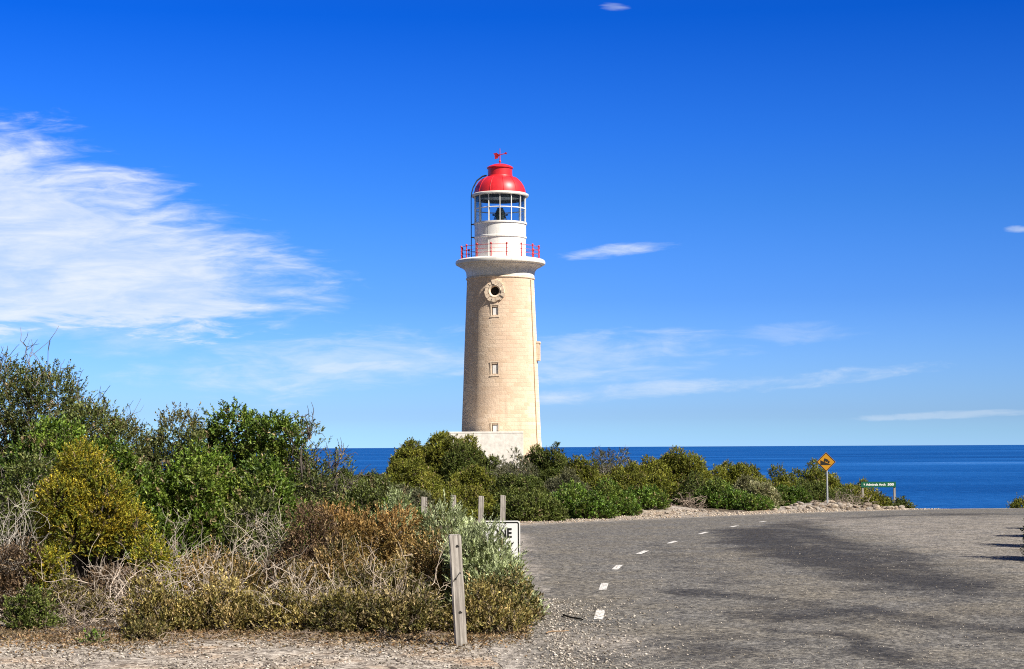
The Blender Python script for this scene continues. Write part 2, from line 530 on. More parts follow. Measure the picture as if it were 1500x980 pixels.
m, k, out = material('weathered_timber')
M_WOOD = m
ob = k.n('ShaderNodeTexCoord').outputs['Object']
grain = k.noise(k.map(ob, (38, 38, 1.6)), 1.0, 6.0, 0.65, 0.4)
patch = k.noise(k.map(ob, (5, 5, 2.0)), 1.0, 4.0, 0.6)
col = k.ramp(grain, [(0.28, (0.085, 0.075, 0.066)), (0.5, (0.30, 0.275, 0.25)), (0.75, (0.56, 0.525, 0.48))])
col = k.mix(k.m('MULTIPLY', k.smooth(patch, 0.5, 0.75), 0.5), col, (0.24, 0.165, 0.115, 1))
bp = k.n('ShaderNodeBump', inp={'Strength': 0.6, 'Distance': 0.006, 'Height': grain})
p = k.n('ShaderNodeBsdfPrincipled', inp={'Base Color': col, 'Roughness': 0.9, 'Specular IOR Level': 0.2, 'Normal': bp.outputs[0]})
k.put(out.inputs[0], p.outputs[0])

m, k, out = material('lantern_glass')
M_GLASS = m
gl = k.n('ShaderNodeBsdfGlossy', inp={'Color': (1, 1, 1, 1), 'Roughness': 0.03})
tr = k.n('ShaderNodeBsdfTransparent', inp={'Color': (0.74, 0.83, 0.88, 1)})
fr = k.n('ShaderNodeFresnel', inp={'IOR': 1.35})
mx = k.n('ShaderNodeMixShader', inp={0: k.m('MULTIPLY', fr.outputs[0], 0.7), 1: tr.outputs[0], 2: gl.outputs[0]})
k.put(out.inputs[0], mx.outputs[0])
M_LENS = simple('lens_glass', (0.055, 0.085, 0.075), 0.12, var=0.2, spec=0.8)

# ------------------------------------------------------------------ terrain
EDGE_P, EDGE_D = np.array((0.3, 19.9)), np.array((13.2, 8.6)) / math.hypot(13.2, 8.6)
EDGE_N = np.array((-EDGE_D[1], EDGE_D[0]))


def sstep(v, a, b):
    t = np.clip((np.asarray(v, dtype=float) - a) / (b - a), 0, 1)
    return t * t * (3 - 2 * t)


def tz(x, y):
    x = np.asarray(x, dtype=float)
    y = np.asarray(y, dtype=float) / K
    yy = np.minimum(y, 40.0)
    z = -0.0021 * np.maximum(0, yy - 14) ** 2
    z = z - 0.16 * np.maximum(0, y - 40) - 0.0035 * np.maximum(0, y - 90) ** 2
    z = z - 0.10 * np.maximum(0, x - 22) - 0.004 * np.maximum(0, x - 60) ** 2
    t = (x - EDGE_P[0]) * EDGE_N[0] + (y - EDGE_P[1]) * EDGE_N[1]
    T = 0.1 - 0.12 * np.maximum(0, x - 6) - 0.5 * np.maximum(0, x - 13.0) - 0.004 * np.maximum(0, x - 40) ** 2 - 0.006 * np.maximum(0, y - 80) ** 2
    T = T - 0.10 * np.maximum(0, -x - 4) * sstep(y, 25, 45)
    z = z - 0.6 * np.maximum(0, x - 14.4) * sstep(t, 0.15, 0.9)
    s_al = (x - EDGE_P[0]) * EDGE_D[0] + (y - EDGE_P[1]) * EDGE_D[1]
    z = z + 0.22 * np.exp(-((s_al - 5.9) / 1.3) ** 2 - ((t - 1.7) / 0.9) ** 2) + 0.24 * np.exp(-((s_al - 13.4) / 2.1) ** 2 - ((t - 1.9) / 0.95) ** 2)
    w = sstep(t, 0.3, 8.0)
    z = z * (1 - w) + np.maximum(T, z) * w
    z = z + 0.3 * sstep(y, 9, 15) * sstep(-x, 1.5, 5.0) * (1 - sstep(y, 40, 60))
    z = z - 0.004 * np.maximum(0, -x - 70) ** 2
    return np.maximum(z, -75.0)


def tzf(x, y):
    return float(tz(x, y))


def ground_px(px, py):
    d = ray(px, py)
    Y = 4.0
    while Y < 60 * K:
        if EYE + d.z * Y <= tzf(d.x * Y, Y): break
        Y += 0.05
    return Vector((d.x * Y, Y, tzf(d.x * Y, Y)))


def axis_grid(segs):
    out_ = []
    for (a, b, st) in segs:
        out_.append(np.arange(a, b, st))
    out_.append(np.array([segs[-1][1]]))
    return np.concatenate(out_)


def grid_mesh(name, X, Y, Z, mat, tint=None, smooth=True):
    ny, nx = X.shape
    v = np.stack([X, Y, Z], -1).reshape(-1, 3)
    i = np.arange(ny * nx).reshape(ny, nx)
    q = np.stack([i[:-1, :-1], i[:-1, 1:], i[1:, 1:], i[1:, :-1]], -1).reshape(-1, 4)
    return mesh_np(name, v, quads=q, tint=tint, mat=mat, smooth=smooth)


def vnoise(x, y, seed, octaves=4):
    """value noise in numpy"""
    tot, amp, s = 0.0, 1.0, 0.0
    for o in range(octaves):
        f = 2.0 ** o
        xi, yi = np.floor(x * f), np.floor(y * f)
        xf, yf = x * f - xi, y * f - yi
        u, v = xf * xf * (3 - 2 * xf), yf * yf * (3 - 2 * yf)
        h = lambda a, b: np.modf(np.abs(np.sin(a * 127.1 + b * 311.7 + seed * 17.3 + o * 7.7) * 43758.5453))[0]
        tot = tot + amp * ((h(xi, yi) * (1 - u) + h(xi + 1, yi) * u) * (1 - v) + (h(xi, yi + 1) * (1 - u) + h(xi + 1, yi + 1) * u) * v)
        s += amp
        amp *= 0.5
    return tot / s


xs = axis_grid([(-160, -40, 8), (-40, -8, 1.0), (-8, 14, 0.16), (14, 40, 1.0), (40, 160, 8)])
ysg = axis_grid([(-80, 0, 8), (0, 4, 1), (4, 30, 0.2), (30, 60, 0.8), (60, 240, 5)])
ysg = ysg * K
X, Y = np.meshgrid(xs, ysg)
Z = tz(X, Y)
# low lumps in the open soil, kept below the road sheet
tq_ = (X - EDGE_P[0]) * EDGE_N[0] + (Y / K - EDGE_P[1]) * EDGE_N[1]
road_side = sstep(X, 0.35, 1.0) * (1 - sstep(tq_, -1.4, -0.4))
calm = sstep(X, -1.3, -0.5) * (1 - sstep(tq_, 0.5, 1.2))
Z = Z + (vnoise(X * 1.6, Y * 1.6, 3) - 0.5) * 0.10 * (1 - calm) - 0.05 * road_side
tt_ = (X - EDGE_P[0]) * EDGE_N[0] + (Y / K - EDGE_P[1]) * EDGE_N[1]
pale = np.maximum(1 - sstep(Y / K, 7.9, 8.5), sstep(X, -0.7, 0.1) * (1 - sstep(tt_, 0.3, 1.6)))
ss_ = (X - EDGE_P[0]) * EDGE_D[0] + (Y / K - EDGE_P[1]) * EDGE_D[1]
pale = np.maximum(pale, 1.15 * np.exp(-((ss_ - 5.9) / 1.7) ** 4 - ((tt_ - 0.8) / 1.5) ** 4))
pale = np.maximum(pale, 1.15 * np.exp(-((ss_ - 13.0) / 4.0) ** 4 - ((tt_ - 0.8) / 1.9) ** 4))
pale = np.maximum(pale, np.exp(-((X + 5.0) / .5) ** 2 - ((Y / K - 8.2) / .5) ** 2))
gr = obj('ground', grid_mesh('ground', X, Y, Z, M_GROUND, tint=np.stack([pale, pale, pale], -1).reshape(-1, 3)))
tag(gr, kind='structure')

# ------------------------------------------------------------------ sea
rr = np.concatenate([[5.0], np.geomspace(60, 260000, 40)])
th = np.linspace(0, 2 * math.pi, 97)
RR, TH = np.meshgrid(rr, th)
sea = obj('sea', grid_mesh('sea', RR * np.cos(TH), RR * np.sin(TH), np.full_like(RR, -60.0), M_SEA))
tag(sea, kind='structure')


# ------------------------------------------------------------------ road
def left_edge(y):
    """the road's left limit, turning right along the far verge"""
    a = 0.33 + 0.05 * np.sin(y * 1.3)
    b = EDGE_P[0] + (y - EDGE_P[1]) * (EDGE_D[0] / EDGE_D[1])
    s = 0.9
    return s * np.log(np.exp(np.clip(a / s, -50, 50)) + np.exp(np.clip(b / s, -50, 50))) - 0.45


def px_path(pts):
    return np.array([ground_px(*p)[:2] for p in pts]) / np.array((1, K))


def path_dist(P, X, Y):
    best = np.full(X.shape, 1e9)
    for a, b in zip(P[:-1], P[1:]):
        d = b - a
        t = np.clip(((X - a[0]) * d[0] + (Y - a[1]) * d[1]) / (d @ d), 0, 1)
        best = np.minimum(best, np.hypot(X - a[0] - t * d[0], Y - a[1] - t * d[1]))
    return best


yr = axis_grid([(-12, 3, 1.0), (3, 18, 0.07), (18, 40, 0.14), (40, 70, 2)])
tt = np.concatenate([np.linspace(0, 0.5, 190)[:-1], np.linspace(0.5, 1, 60)])
TT, YR = np.meshgrid(tt, yr)
XL = left_edge(YR) - 2.2 * sstep(YR, 28.2, 30.2)
XL = XL + (vnoise(YR * 1.7, YR * 0 + 5.0, 9, 5) - 0.5) * 0.35
XR = np.full_like(YR, 26.0)
XX = XL + (np.maximum(XR, XL + 2) - XL) * TT
ZZ = tz(XX, YR * K) + 0.004
jit = vnoise(XX * 0.8, YR * 2.0, 11, 5)
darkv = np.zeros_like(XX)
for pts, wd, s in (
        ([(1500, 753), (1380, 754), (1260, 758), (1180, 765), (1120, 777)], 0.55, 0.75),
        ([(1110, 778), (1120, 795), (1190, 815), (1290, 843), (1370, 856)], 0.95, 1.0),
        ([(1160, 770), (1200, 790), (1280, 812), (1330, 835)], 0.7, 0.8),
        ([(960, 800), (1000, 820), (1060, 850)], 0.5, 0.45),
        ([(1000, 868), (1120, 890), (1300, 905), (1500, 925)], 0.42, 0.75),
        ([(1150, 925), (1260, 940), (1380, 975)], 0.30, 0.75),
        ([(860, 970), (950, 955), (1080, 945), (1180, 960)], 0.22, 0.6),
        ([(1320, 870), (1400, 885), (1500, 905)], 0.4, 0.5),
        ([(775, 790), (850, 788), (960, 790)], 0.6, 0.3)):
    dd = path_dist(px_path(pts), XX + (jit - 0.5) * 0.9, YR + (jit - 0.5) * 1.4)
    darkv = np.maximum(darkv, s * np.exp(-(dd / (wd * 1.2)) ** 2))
edgev = np.exp(-((XX - XL) / 0.55)) * np.where(YR < 17, 1.0, 0.0)
perp = -((XX - EDGE_P[0]) * EDGE_N[0] + (YR - EDGE_P[1]) * EDGE_N[1])
edgev = np.maximum(edgev, np.where(YR >= 15, np.exp(-np.maximum(perp, 0) / 0.9), 0))
edgev = np.maximum(edgev, 0.55 * np.exp(-(np.hypot(XX - 0.6, YR - 7.5) / 1.1) ** 2))
edgev = np.maximum(edgev, 0.50 * sstep(XX, 4.6, 7.6) * (1 - sstep(YR, 20, 27)))
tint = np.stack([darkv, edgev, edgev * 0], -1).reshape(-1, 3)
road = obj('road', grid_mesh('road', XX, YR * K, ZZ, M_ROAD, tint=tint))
tag(road, kind='structure')

# painted centre line, each dash a strip that follows the road
DASH = [((876.5, 908.5), (880, 895)), ((882.5, 865), (886, 855.5)), ((900.5, 835.5), (908, 828.5)), ((935, 812.5), (947, 807.5)),
        ((979.5, 796.8), (990.5, 793.2)), ((1025.5, 782.8), (1035.5, 780)), ((1070.5, 772.8), (1080, 770.7)), ((1113, 765.4), (1121, 764.1))]


def strip(name, A, B, wd, lift=0.009):
    d = (B - A)
    nrm = Vector((-d.y, d.x, 0)).normalized() * wd / 2
    n = max(2, int(d.length / 0.15))
    v, q = [], []
    for i in range(n + 1):
        c = A + d * (i / n)
        for s in (-1, 1):
            pt = c + nrm * s
            v.append((pt.x, pt.y, tzf(pt.x, pt.y) + lift))
    for i in range(n):
        q.append((2 * i, 2 * i + 1, 2 * i + 3, 2 * i + 2))
    return obj(name, mesh_np(name, v, quads=q, mat=M_LINE))


for a_, b_ in DASH:
    o = strip('centre_line_dash', ground_px(*a_), ground_px(*b_), 0.092)
    tag(o, 'short white painted dash of the curving centre line on the asphalt', 'road marking', 'centre line dashes')
o = strip('edge_line', at(1345, 746.5, 29.3), at(1392, 745.8, 30.3), 0.13)
tag(o, 'thin white edge line on the road crest below the sea', 'road marking')
o = strip('edge_line', at(1456, 749.3, 28.2), at(1512, 745.9, 30.8), 0.16)
tag(o, 'bold white edge line at the right crest in front of the olive mound', 'road marking')

# ------------------------------------------------------------------ foliage tools
def unit(a):
    return a / np.maximum(np.linalg.norm(a, axis=-1, keepdims=True), 1e-9)


def leaf_cards(rng, P, A, k, L, Wd, slen, spread, col):
    """k leaves round each sprig (origin P, axis A); col (S,3) base colour. Returns verts, tris, tint"""
    S = len(P)
    ref = unit(rng.normal(size=(S, 3)))
    u = unit(np.cross(A, ref))
    v = np.cross(A, u)
    t = (np.arange(k) + rng.random((S, k))) / k
    ang = np.arange(k) * 2.4 + rng.random((S, k)) * 1.2 + rng.random((S, 1)) * 6.28
    rad = np.cos(ang)[..., None] * u[:, None] + np.sin(ang)[..., None] * v[:, None]
    sl = slen * (0.6 + 0.8 * rng.random((S, 1)))
    base = P[:, None] + A[:, None] * (t * sl)[..., None]
    op = spread * (1.25 - 0.75 * t)[..., None] * (0.7 + 0.6 * rng.random((S, k, 1)))
    d = unit(A[:, None] + rad * op + rng.normal(size=(S, k, 3)) * 0.15)
    side = unit(np.cross(d, A[:, None] + rng.normal(size=(S, k, 3)) * 0.35))
    nrm = np.cross(side, d)
    ln = L * (0.65 + 0.7 * rng.random((S, k, 1)))
    wd = Wd * (0.7 + 0.6 * rng.random((S, k, 1))) * 0.5
    b0 = base
    tip = base + d * ln - nrm * ln * 0.08
    midp = base + d * ln * 0.52
    fold = nrm * wd * 0.45
    l_ = midp + side * wd + fold
    r_ = midp - side * wd + fold
    V_ = np.stack([b0, l_, tip, r_], axis=2).reshape(-1, 3)
    n = S * k
    o4 = np.arange(n)[:, None] * 4
    T_ = np.concatenate([o4 + np.array([0, 2, 1]), o4 + np.array([0, 3, 2])])
    c = col[:, None] * (0.35 + 1.3 * rng.random((S, k, 1)))
    tint_ = np.repeat(c.reshape(-1, 3), 4, axis=0)
    return V_, T_, tint_


def tubes(PTS, R0, R1, sides=4):
    N, m_, _ = PTS.shape
    tan = np.gradient(PTS, axis=1)
    tan = unit(tan)
    ref = unit(np.cross(tan[:, :1], np.array([0.31, 0.57, 0.76])))
    u = unit(ref - tan * (ref * tan).sum(-1, keepdims=True))
    v = np.cross(tan, u)
    s = np.linspace(0, 1, m_)[None, :, None, None]
    rad = R0[:, None, None, None] * (1 - s) + R1[:, None, None, None] * s
    b = np.arange(sides) * 2 * math.pi / sides
    ring = PTS[:, :, None] + rad * (np.cos(b)[:, None] * u[:, :, None] + np.sin(b)[:, None] * v[:, :, None])
    V_ = ring.reshape(-1, 3)
    base = (np.arange(N)[:, None, None] * m_ + np.arange(m_ - 1)[None, :, None]) * sides
    j = np.arange(sides)[None, None]
    j2 = (j + 1) % sides
    Q = np.stack([base + j, base + j2, base + sides + j2, base + sides + j], -1).reshape(-1, 4)
    return V_, Q


def wander(rng, A, B, m_, wob):
    """N curved polylines from A to B"""
    s = np.linspace(0, 1, m_)[None, :, None]
    L = np.linalg.norm(B - A, axis=-1)[:, None, None]
    n1 = rng.normal(size=(len(A), 1, 3))
    n2 = rng.normal(size=(len(A), 1, 3))
    P = A[:, None] * (1 - s) + B[:, None] * s
    P = P + wob * L * (n1 * np.sin(s * math.pi) + 0.5 * n2 * np.sin(2 * s * math.pi)) * 0.35
    P[:, 1:-1] += rng.normal(size=(len(A), m_ - 2, 3)) * L * wob * 0.05
    return P


def stack_tubes(parts, name, mat, sides=4, cols=None):
    V_, Q_, T_, off = [], [], [], 0
    for n, (P, r0, r1) in enumerate(parts):
        v, q = tubes(P, r0, r1, sides)
        V_.append(v)
        Q_.append(q + off)
        if cols is not None:
            per = P.shape[1] * sides
            T_.append(np.repeat(cols[n], per, axis=0))
        off += len(v)
    return mesh_np(name, np.concatenate(V_), quads=np.concatenate(Q_), mat=mat,
                   tint=None if cols is None else np.concatenate(T_), smooth=True)


SPECIES = {  # leaf length, width, per sprig, sprig length, spread, up bias, sprigs per m2 of crown, palette, weights, material, lobes, lobe size
    'glossy': dict(L=0.056, W=0.029, k=8, sl=.11, spread=.95, up=.55, dens=225, pal=[(.078, .128, .016), (.108, .165, .022), (.165, .195, .036), (.030, .058, .011)], w=[4, 4, 2, 3], mat='g', nl=30, lr=.27),
    'dull': dict(L=0.046, W=0.022, k=8, sl=.12, spread=.85, up=.6, dens=270, pal=[(.085, .108, .026), (.112, .135, .036), (.165, .165, .060), (.040, .052, .016)], w=[4, 4, 2, 3], mat='g', nl=36, lr=.24),
    'yellow': dict(L=0.028, W=0.014, k=11, sl=.09, spread=.75, up=.7, dens=640, pal=[(.25, .225, .020), (.165, .180, .020), (.40, .30, .028), (.070, .092, .014)], w=[4, 4, 3, 3], mat='m', nl=46, lr=0.16),
    'olive': dict(L=0.056, W=0.028, k=8, sl=0.1, spread=.85, up=.75, dens=230, pal=[(.135, .150, .018), (.180, .190, .026), (.070, .084, .014), (.235, .215, .040)], w=[4, 3, 3, 1.5], mat='m', nl=84, lr=0.145),
    'green': dict(L=0.06, W=0.031, k=8, sl=0.11, spread=.85, up=.7, dens=190, pal=[(.080, .145, .020), (.115, .180, .028), (.048, .085, .014), (.165, .190, .042)], w=[4, 3, 3, 1.5], mat='g', nl=64, lr=0.17),
    'darkgreen': dict(L=0.056, W=0.028, k=8, sl=0.1, spread=.85, up=.7, dens=230, pal=[(.066, .092, .018), (.095, .120, .026), (.125, .140, .036)], w=[4, 3, 2], mat='m', nl=84, lr=0.145),
    'greygreen': dict(L=0.056, W=0.024, k=8, sl=0.11, spread=.8, up=.7, dens=220, pal=[(.105, .112, .060), (.14, .14, .080), (.065, .072, .036)], w=[3, 3, 3], mat='m', nl=60, lr=0.16),
    'pale': dict(L=0.056, W=0.024, k=8, sl=0.11, spread=.8, up=.9, dens=220, pal=[(.36, .34, .22), (.24, .24, .12), (.09, .11, .035), (.13, .13, .05)], w=[3, 3, 3, 2], mat='m', nl=60, lr=0.16),
    'silver': dict(L=0.046, W=0.011, k=12, sl=0.115, spread=.55, up=.95, dens=400, pal=[(0.3422, 0.3894, 0.2183), (0.472, 0.5192, 0.3186), (0.2006, 0.236, 0.1003), (0.118, 0.1475, 0.0531)], w=[4, 3, 3, 2], mat='m', nl=26, lr=.27),
    'tan': dict(L=0.037, W=0.0145, k=7, sl=0.095, spread=.7, up=.9, dens=370, pal=[(0.2322, 0.1849, 0.0602), (0.1505, 0.1307, 0.0344), (0.3612, 0.2838, 0.1118), (0.0516, 0.055, 0.0146), (0.4472, 0.3182, 0.1634)], w=[4, 4, 3, 4, 1], mat='m', nl=34, lr=.22),
    'rust': dict(L=0.034, W=0.014, k=8, sl=0.1, spread=.65, up=.9, dens=420, pal=[(0.2256, 0.1469, 0.0482), (0.1574, 0.1207, 0.0357), (0.3462, 0.2256, 0.0787), (0.0577, 0.0525, 0.0168), (0.5036, 0.3567, 0.1889)], w=[4, 4, 3, 4, 1], mat='m', nl=40, lr=.20),
    'brownolive': dict(L=0.037, W=0.0155, k=7, sl=0.095, spread=.75, up=.7, dens=370, pal=[(0.1386, 0.1176, 0.037), (0.0924, 0.0907, 0.0235), (0.2268, 0.1722, 0.0714), (0.0353, 0.037, 0.0118), (0.3696, 0.2856, 0.1596)], w=[4, 4, 3, 4, 1.2], mat='m', nl=40, lr=.20),
    'deadleaf': dict(L=0.033, W=0.013, k=7, sl=0.095, spread=.8, up=.6, dens=400, pal=[(.125, .080, .044), (.070, .046, .028), (.22, .150, .085)], w=[4, 3, 2], mat='m', nl=30, lr=.24),
}


LEAF_GAIN = 1.25


def bush(name, label, cat, px, hw, ytop, D, sp, group=None, seed=0, ry=0.8, leafy=1.0, low=0.12, twigs=5, hscale=1.0, bare=0.0, crown_lift=0.0, nl=None,
         lr=None, top=None, bark=(.15, .12, .09), lean=0.0, lsize=1.0, bare_r=.0055, ragged=0.0):
    """one shrub: foliage and branches. px/hw/ytop give its place, half width and height; D its distance."""
    S = SPECIES[sp]
    rng = np.random.default_rng(seed * 7919 + 13)
    c = at(px, 650, D)
    zb = tzf(c.x, c.y) - 0.02
    h = max(0.15, at(px, ytop, D).z - zb) * hscale
    rx = hw / F0 * D
    ryv = max(rx * ry, 0.12)
    root = empty(name, (c.x, c.y, zb), label, cat, group)
    rad = np.array([rx, ryv, h])
    n = nl or S['nl']
    dirs = unit(rng.normal(size=(n, 3)))
    dirs[:, 2] = np.abs(dirs[:, 2]) * 0.95 + 0.02
    dirs = unit(dirs)
    rr_ = 0.45 + 0.33 * rng.random((n, 1)) ** 0.6
    az_ = np.arctan2(dirs[:, 1], dirs[:, 0])
    p1, p2, p3 = rng.random(3) * 6.28
    rr_ = rr_ * (1 + .20 * np.sin(2 * az_ + p1) + .14 * np.sin(3 * az_ + p2) + .10 * np.sin(5 * az_ + p3))[:, None]
    rr_ = rr_ + ragged * (rng.random((n, 1)) - .35)
    l_r = (lr or S['lr']) * (0.55 + 0.9 * rng.random(n)) * (rx + h) * 0.5
    l_r = np.minimum(l_r, min(rx, h) * 0.55)
    C = dirs * rr_ * rad
    zsp = rng.random(n)
    C[:, 2] = C[:, 2] * (1 - crown_lift) + h * crown_lift * (0.8 + 0.2 * zsp) * 0.9
    C[:, 0] += lean * C[:, 2]
    topmost = (C[:, 2] + l_r).max()
    C[:, 2] *= (h * 0.96 - l_r.mean()) / max(topmost - l_r.mean(), 1e-3)
    if crown_lift == 0:   # skirt lobes down to the soil
        ns = max(6, n // 3)
        a_ = rng.random(ns) * 2 * math.pi
        q = 0.62 + 0.2 * rng.random(ns)
        sk = np.stack([np.cos(a_) * rx * q, np.sin(a_) * ryv * q, h * (0.10 + 0.25 * rng.random(ns))], -1)
        C = np.concatenate([C, sk])
        l_r = np.concatenate([l_r, np.full(ns, l_r.mean() * 0.95)])
    area = (4 * math.pi * l_r ** 2).sum() * 0.55
    N = int(min(16000, area * S['dens'] * leafy / (lsize ** 2)))
    pick = rng.choice(len(C), size=N * 2, p=l_r ** 2 / (l_r ** 2).sum())
    dv = unit(rng.normal(size=(N * 2, 3)))
    pos = C[pick] + dv * (l_r[pick] * (0.60 + 0.38 * rng.random(N * 2) + 0.5 * rng.random(N * 2) ** 5))[:, None]
    D2 = np.linalg.norm(pos[:, None] - C[None], axis=-1) / l_r[None]
    D2[np.arange(len(pick)), pick] = 9
    ok = (D2.min(1) > 0.72) & (pos[:, 2] > low * 0.3 * h)
    pos, dv, pick = pos[ok][:N], dv[ok][:N], pick[ok][:N]
    ax = unit(dv * 0.75 + np.array([0, 0, S['up']]) + rng.normal(size=dv.shape) * 0.38)
    pal = np.array(S['pal']) * LEAF_GAIN
    w = np.array(S['w'], float)
    ci = rng.choice(len(pal), size=len(pos), p=w / w.sum())
    dry = rng.random(len(pos)) < (.055 if D < 16 else .025)
    lobe_tone = (0.75 + 0.5 * rng.random(len(C)))[pick][:, None]
    lobe_pick = pal[rng.choice(len(pal), size=len(C), p=w / w.sum())][pick]
    col_ = (pal[ci] * 0.6 + lobe_pick * 0.4) * lobe_tone
    col_[dry] = np.array((.26, .20, .11)) * (.6 + .8 * rng.random((int(dry.sum()), 1)))
    if top is not None:     # young growth of another colour on the upper shoots
        f_ = np.clip((pos[:, 2:3] / h - top[3]) / (1 - top[3]) * 1.4, 0, 1) * (0.4 + 0.6 * rng.random((len(pos), 1)))
        col_ = col_ * (1 - f_) + np.array(top[:3]) * f_
    v, t, ti = leaf_cards(rng, pos, ax, S['k'], S['L'] * lsize, S['W'] * lsize, S['sl'] * lsize, S['spread'], col_)
    obj('foliage', mesh_np('foliage', v, tris=t, tint=ti, mat=M_GLOSSY if S['mat'] == 'g' else M_MATTE), root)
    # branches: base to lobes, lobes to shoots
    nb = len(C)
    A0 = np.stack([rng.normal(size=nb) * rx * 0.10, rng.normal(size=nb) * ryv * 0.10, np.zeros(nb)], -1)
    parts = [(wander(rng, A0, C, 7, 0.30), np.full(nb, 0.010 + 0.010 * h), np.full(nb, 0.004 + 0.002 * h))]
    if twigs:
        idx = np.repeat(np.arange(nb), twigs)
        e = C[idx] + unit(rng.normal(size=(len(idx), 3)) + np.array([0, 0, .5])) * (l_r[idx] * (0.8 + 0.35 * rng.random(len(idx))))[:, None]
        e[:, 2] = np.maximum(e[:, 2], 0.02)
        parts.append((wander(rng, C[idx], e, 5, 0.3), np.full(len(idx), 0.0045 + .001 * h), np.full(len(idx), 0.0015)))
    if bare:    # leafless shoots standing out of the crown
        nbr = int(bare)
        idx = rng.integers(0, nb, nbr)
        out_ = unit(C[idx] / rad + np.array([0, 0, .8]) + rng.normal(size=(nbr, 3)) * .45)
        e = C[idx] + out_ * (l_r[idx] * (1.1 + 1.2 * rng.random(nbr)))[:, None]
        e[:, 2] = np.minimum(np.maximum(e[:, 2], 0.02), h * 1.08)
        P = wander(rng, C[idx], e, 6, 0.35)
        parts.append((P, np.full(nbr, bare_r), np.full(nbr, bare_r * .36)))
        idx2 = np.repeat(np.arange(nbr), 4)
        s_ = P[idx2, rng.integers(2, 5, len(idx2))]
        e2 = s_ + unit((e - C[idx])[idx2] + rng.normal(size=(len(idx2), 3)) * .45) * (0.10 + .22 * rng.random((len(idx2), 1))) * max(h, .6) * .5
        parts.append((wander(rng, s_, e2, 4, 0.3), np.full(len(idx2), bare_r * .6), np.full(len(idx2), bare_r * .25)))
    cols = [np.array(bark) * (0.6 + 0.8 * rng.random((len(p_[0]), 1))) for p_ in parts]
    obj('branches', stack_tubes(parts, 'branches', M_DRY, 5 if D < 16 else 4, cols), root)
    return root


def brush(name, label, cat, px, hw, ytop, D, seed, n=90, ry=0.8, base=(.40, .34, .28), r=.005, sub=5, up=.5, group=None, wob=.34):
    """a leafless tangle of dead stems"""
    rng = np.random.default_rng(seed * 104729 + 7)
    c = at(px, 650, D)
    zb = tzf(c.x, c.y) - 0.01
    h = max(.12, at(px, ytop, D).z - zb)
    rx = hw / F0 * D
    root_loc = (c.x, c.y, zb)
    A = np.stack([rng.normal(size=n) * rx * .45, rng.normal(size=n) * rx * ry * .4, np.abs(rng.normal(size=n)) * h * .22], -1)
    out_ = np.stack([rng.normal(size=n), rng.normal(size=n), np.abs(rng.normal(size=n)) * up + .12], -1)
    out_ = unit(out_) * np.array([rx, rx * ry, h]) * (0.45 + .6 * rng.random((n, 1)))
    B = A + out_
    B[:, 2] = np.clip(B[:, 2], .01, h)
    P = wander(rng, A, B, 8, wob)
    P[..., 2] = np.maximum(P[..., 2], .005)
    parts = [(P, r * (.6 + .8 * rng.random(n)), np.full(n, r * .35))]
    idx = np.repeat(np.arange(n), sub)
    s_ = P[idx, rng.integers(2, 7, len(idx))]
    e_ = s_ + unit((B - A)[idx] / np.linalg.norm((B - A)[idx], axis=1, keepdims=True) + rng.normal(size=(len(idx), 3)) * .7) * (h * (.15 + .3 * rng.random((len(idx), 1))))
    e_[:, 2] = np.clip(e_[:, 2], .01, h * 1.03)
    Q = wander(rng, s_, e_, 5, wob)
    parts.append((Q, np.full(len(idx), r * .5), np.full(len(idx), r * .22)))
    cols = [np.array(base) * (0.55 + .85 * rng.random((len(p_[0]), 1))) for p_ in parts]
    me = stack_tubes(parts, name, M_DRY, 5, cols)
    o = obj(name, me, None, root_loc)
    return tag(o, label, cat, group)


# ------------------------------------------------------------------ lighthouse
TD = 69.0
TX = at(734, 600, TD).x
TB = 0.0


def tzp(py):   # height of a picture row on the tower axis
    return at(734, py, TD).z - TB


def trp(hw, py):   # metres of a half width in pixels at that row
    return at(734 + hw, py, TD).x - at(734, py, TD).x


lh = empty('lighthouse', (TX, TD * K, TB), 'tall tapering sandstone lighthouse with white gallery and red dome', 'lighthouse')

prof = [(trp(61.5, 680), -1.5)]
for py, hw in ((668, 60.3), (640, 58.2), (610, 57.0), (570, 55.3), (530, 53.9), (490, 52.4), (450, 50.7), (412, 49.2), (406, 49.0)):
    prof.append((trp(hw, py), tzp(py)))
shaft_me = lathe_me('tower_shaft', prof, M_STONE, seg=160)
shaft = obj('tower_shaft', shaft_me, lh)


def r_at(z):
    for (r0, z0), (r1, z1) in zip(prof[:-1], prof[1:]):
        if z0 <= z <= z1: return r0 + (r1 - r0) * (z - z0) / (z1 - z0)
    return prof[-1][0]


def tower_frame(ang, z):
    """matrix on the wall: x along the wall, y outward, z up; ang from the camera side, + to the right"""
    n = Vector((math.sin(ang), -math.cos(ang), 0))
    t = Vector((-math.cos(ang), -math.sin(ang), 0))
    r = r_at(z)
    M = Matrix.Identity(4)
    M.col[0][:3] = t
    M.col[1][:3] = n
    M.col[2][:3] = (0, 0, 1)
    M.col[3][:3] = n * r + Vector((0, 0, z))
    return M


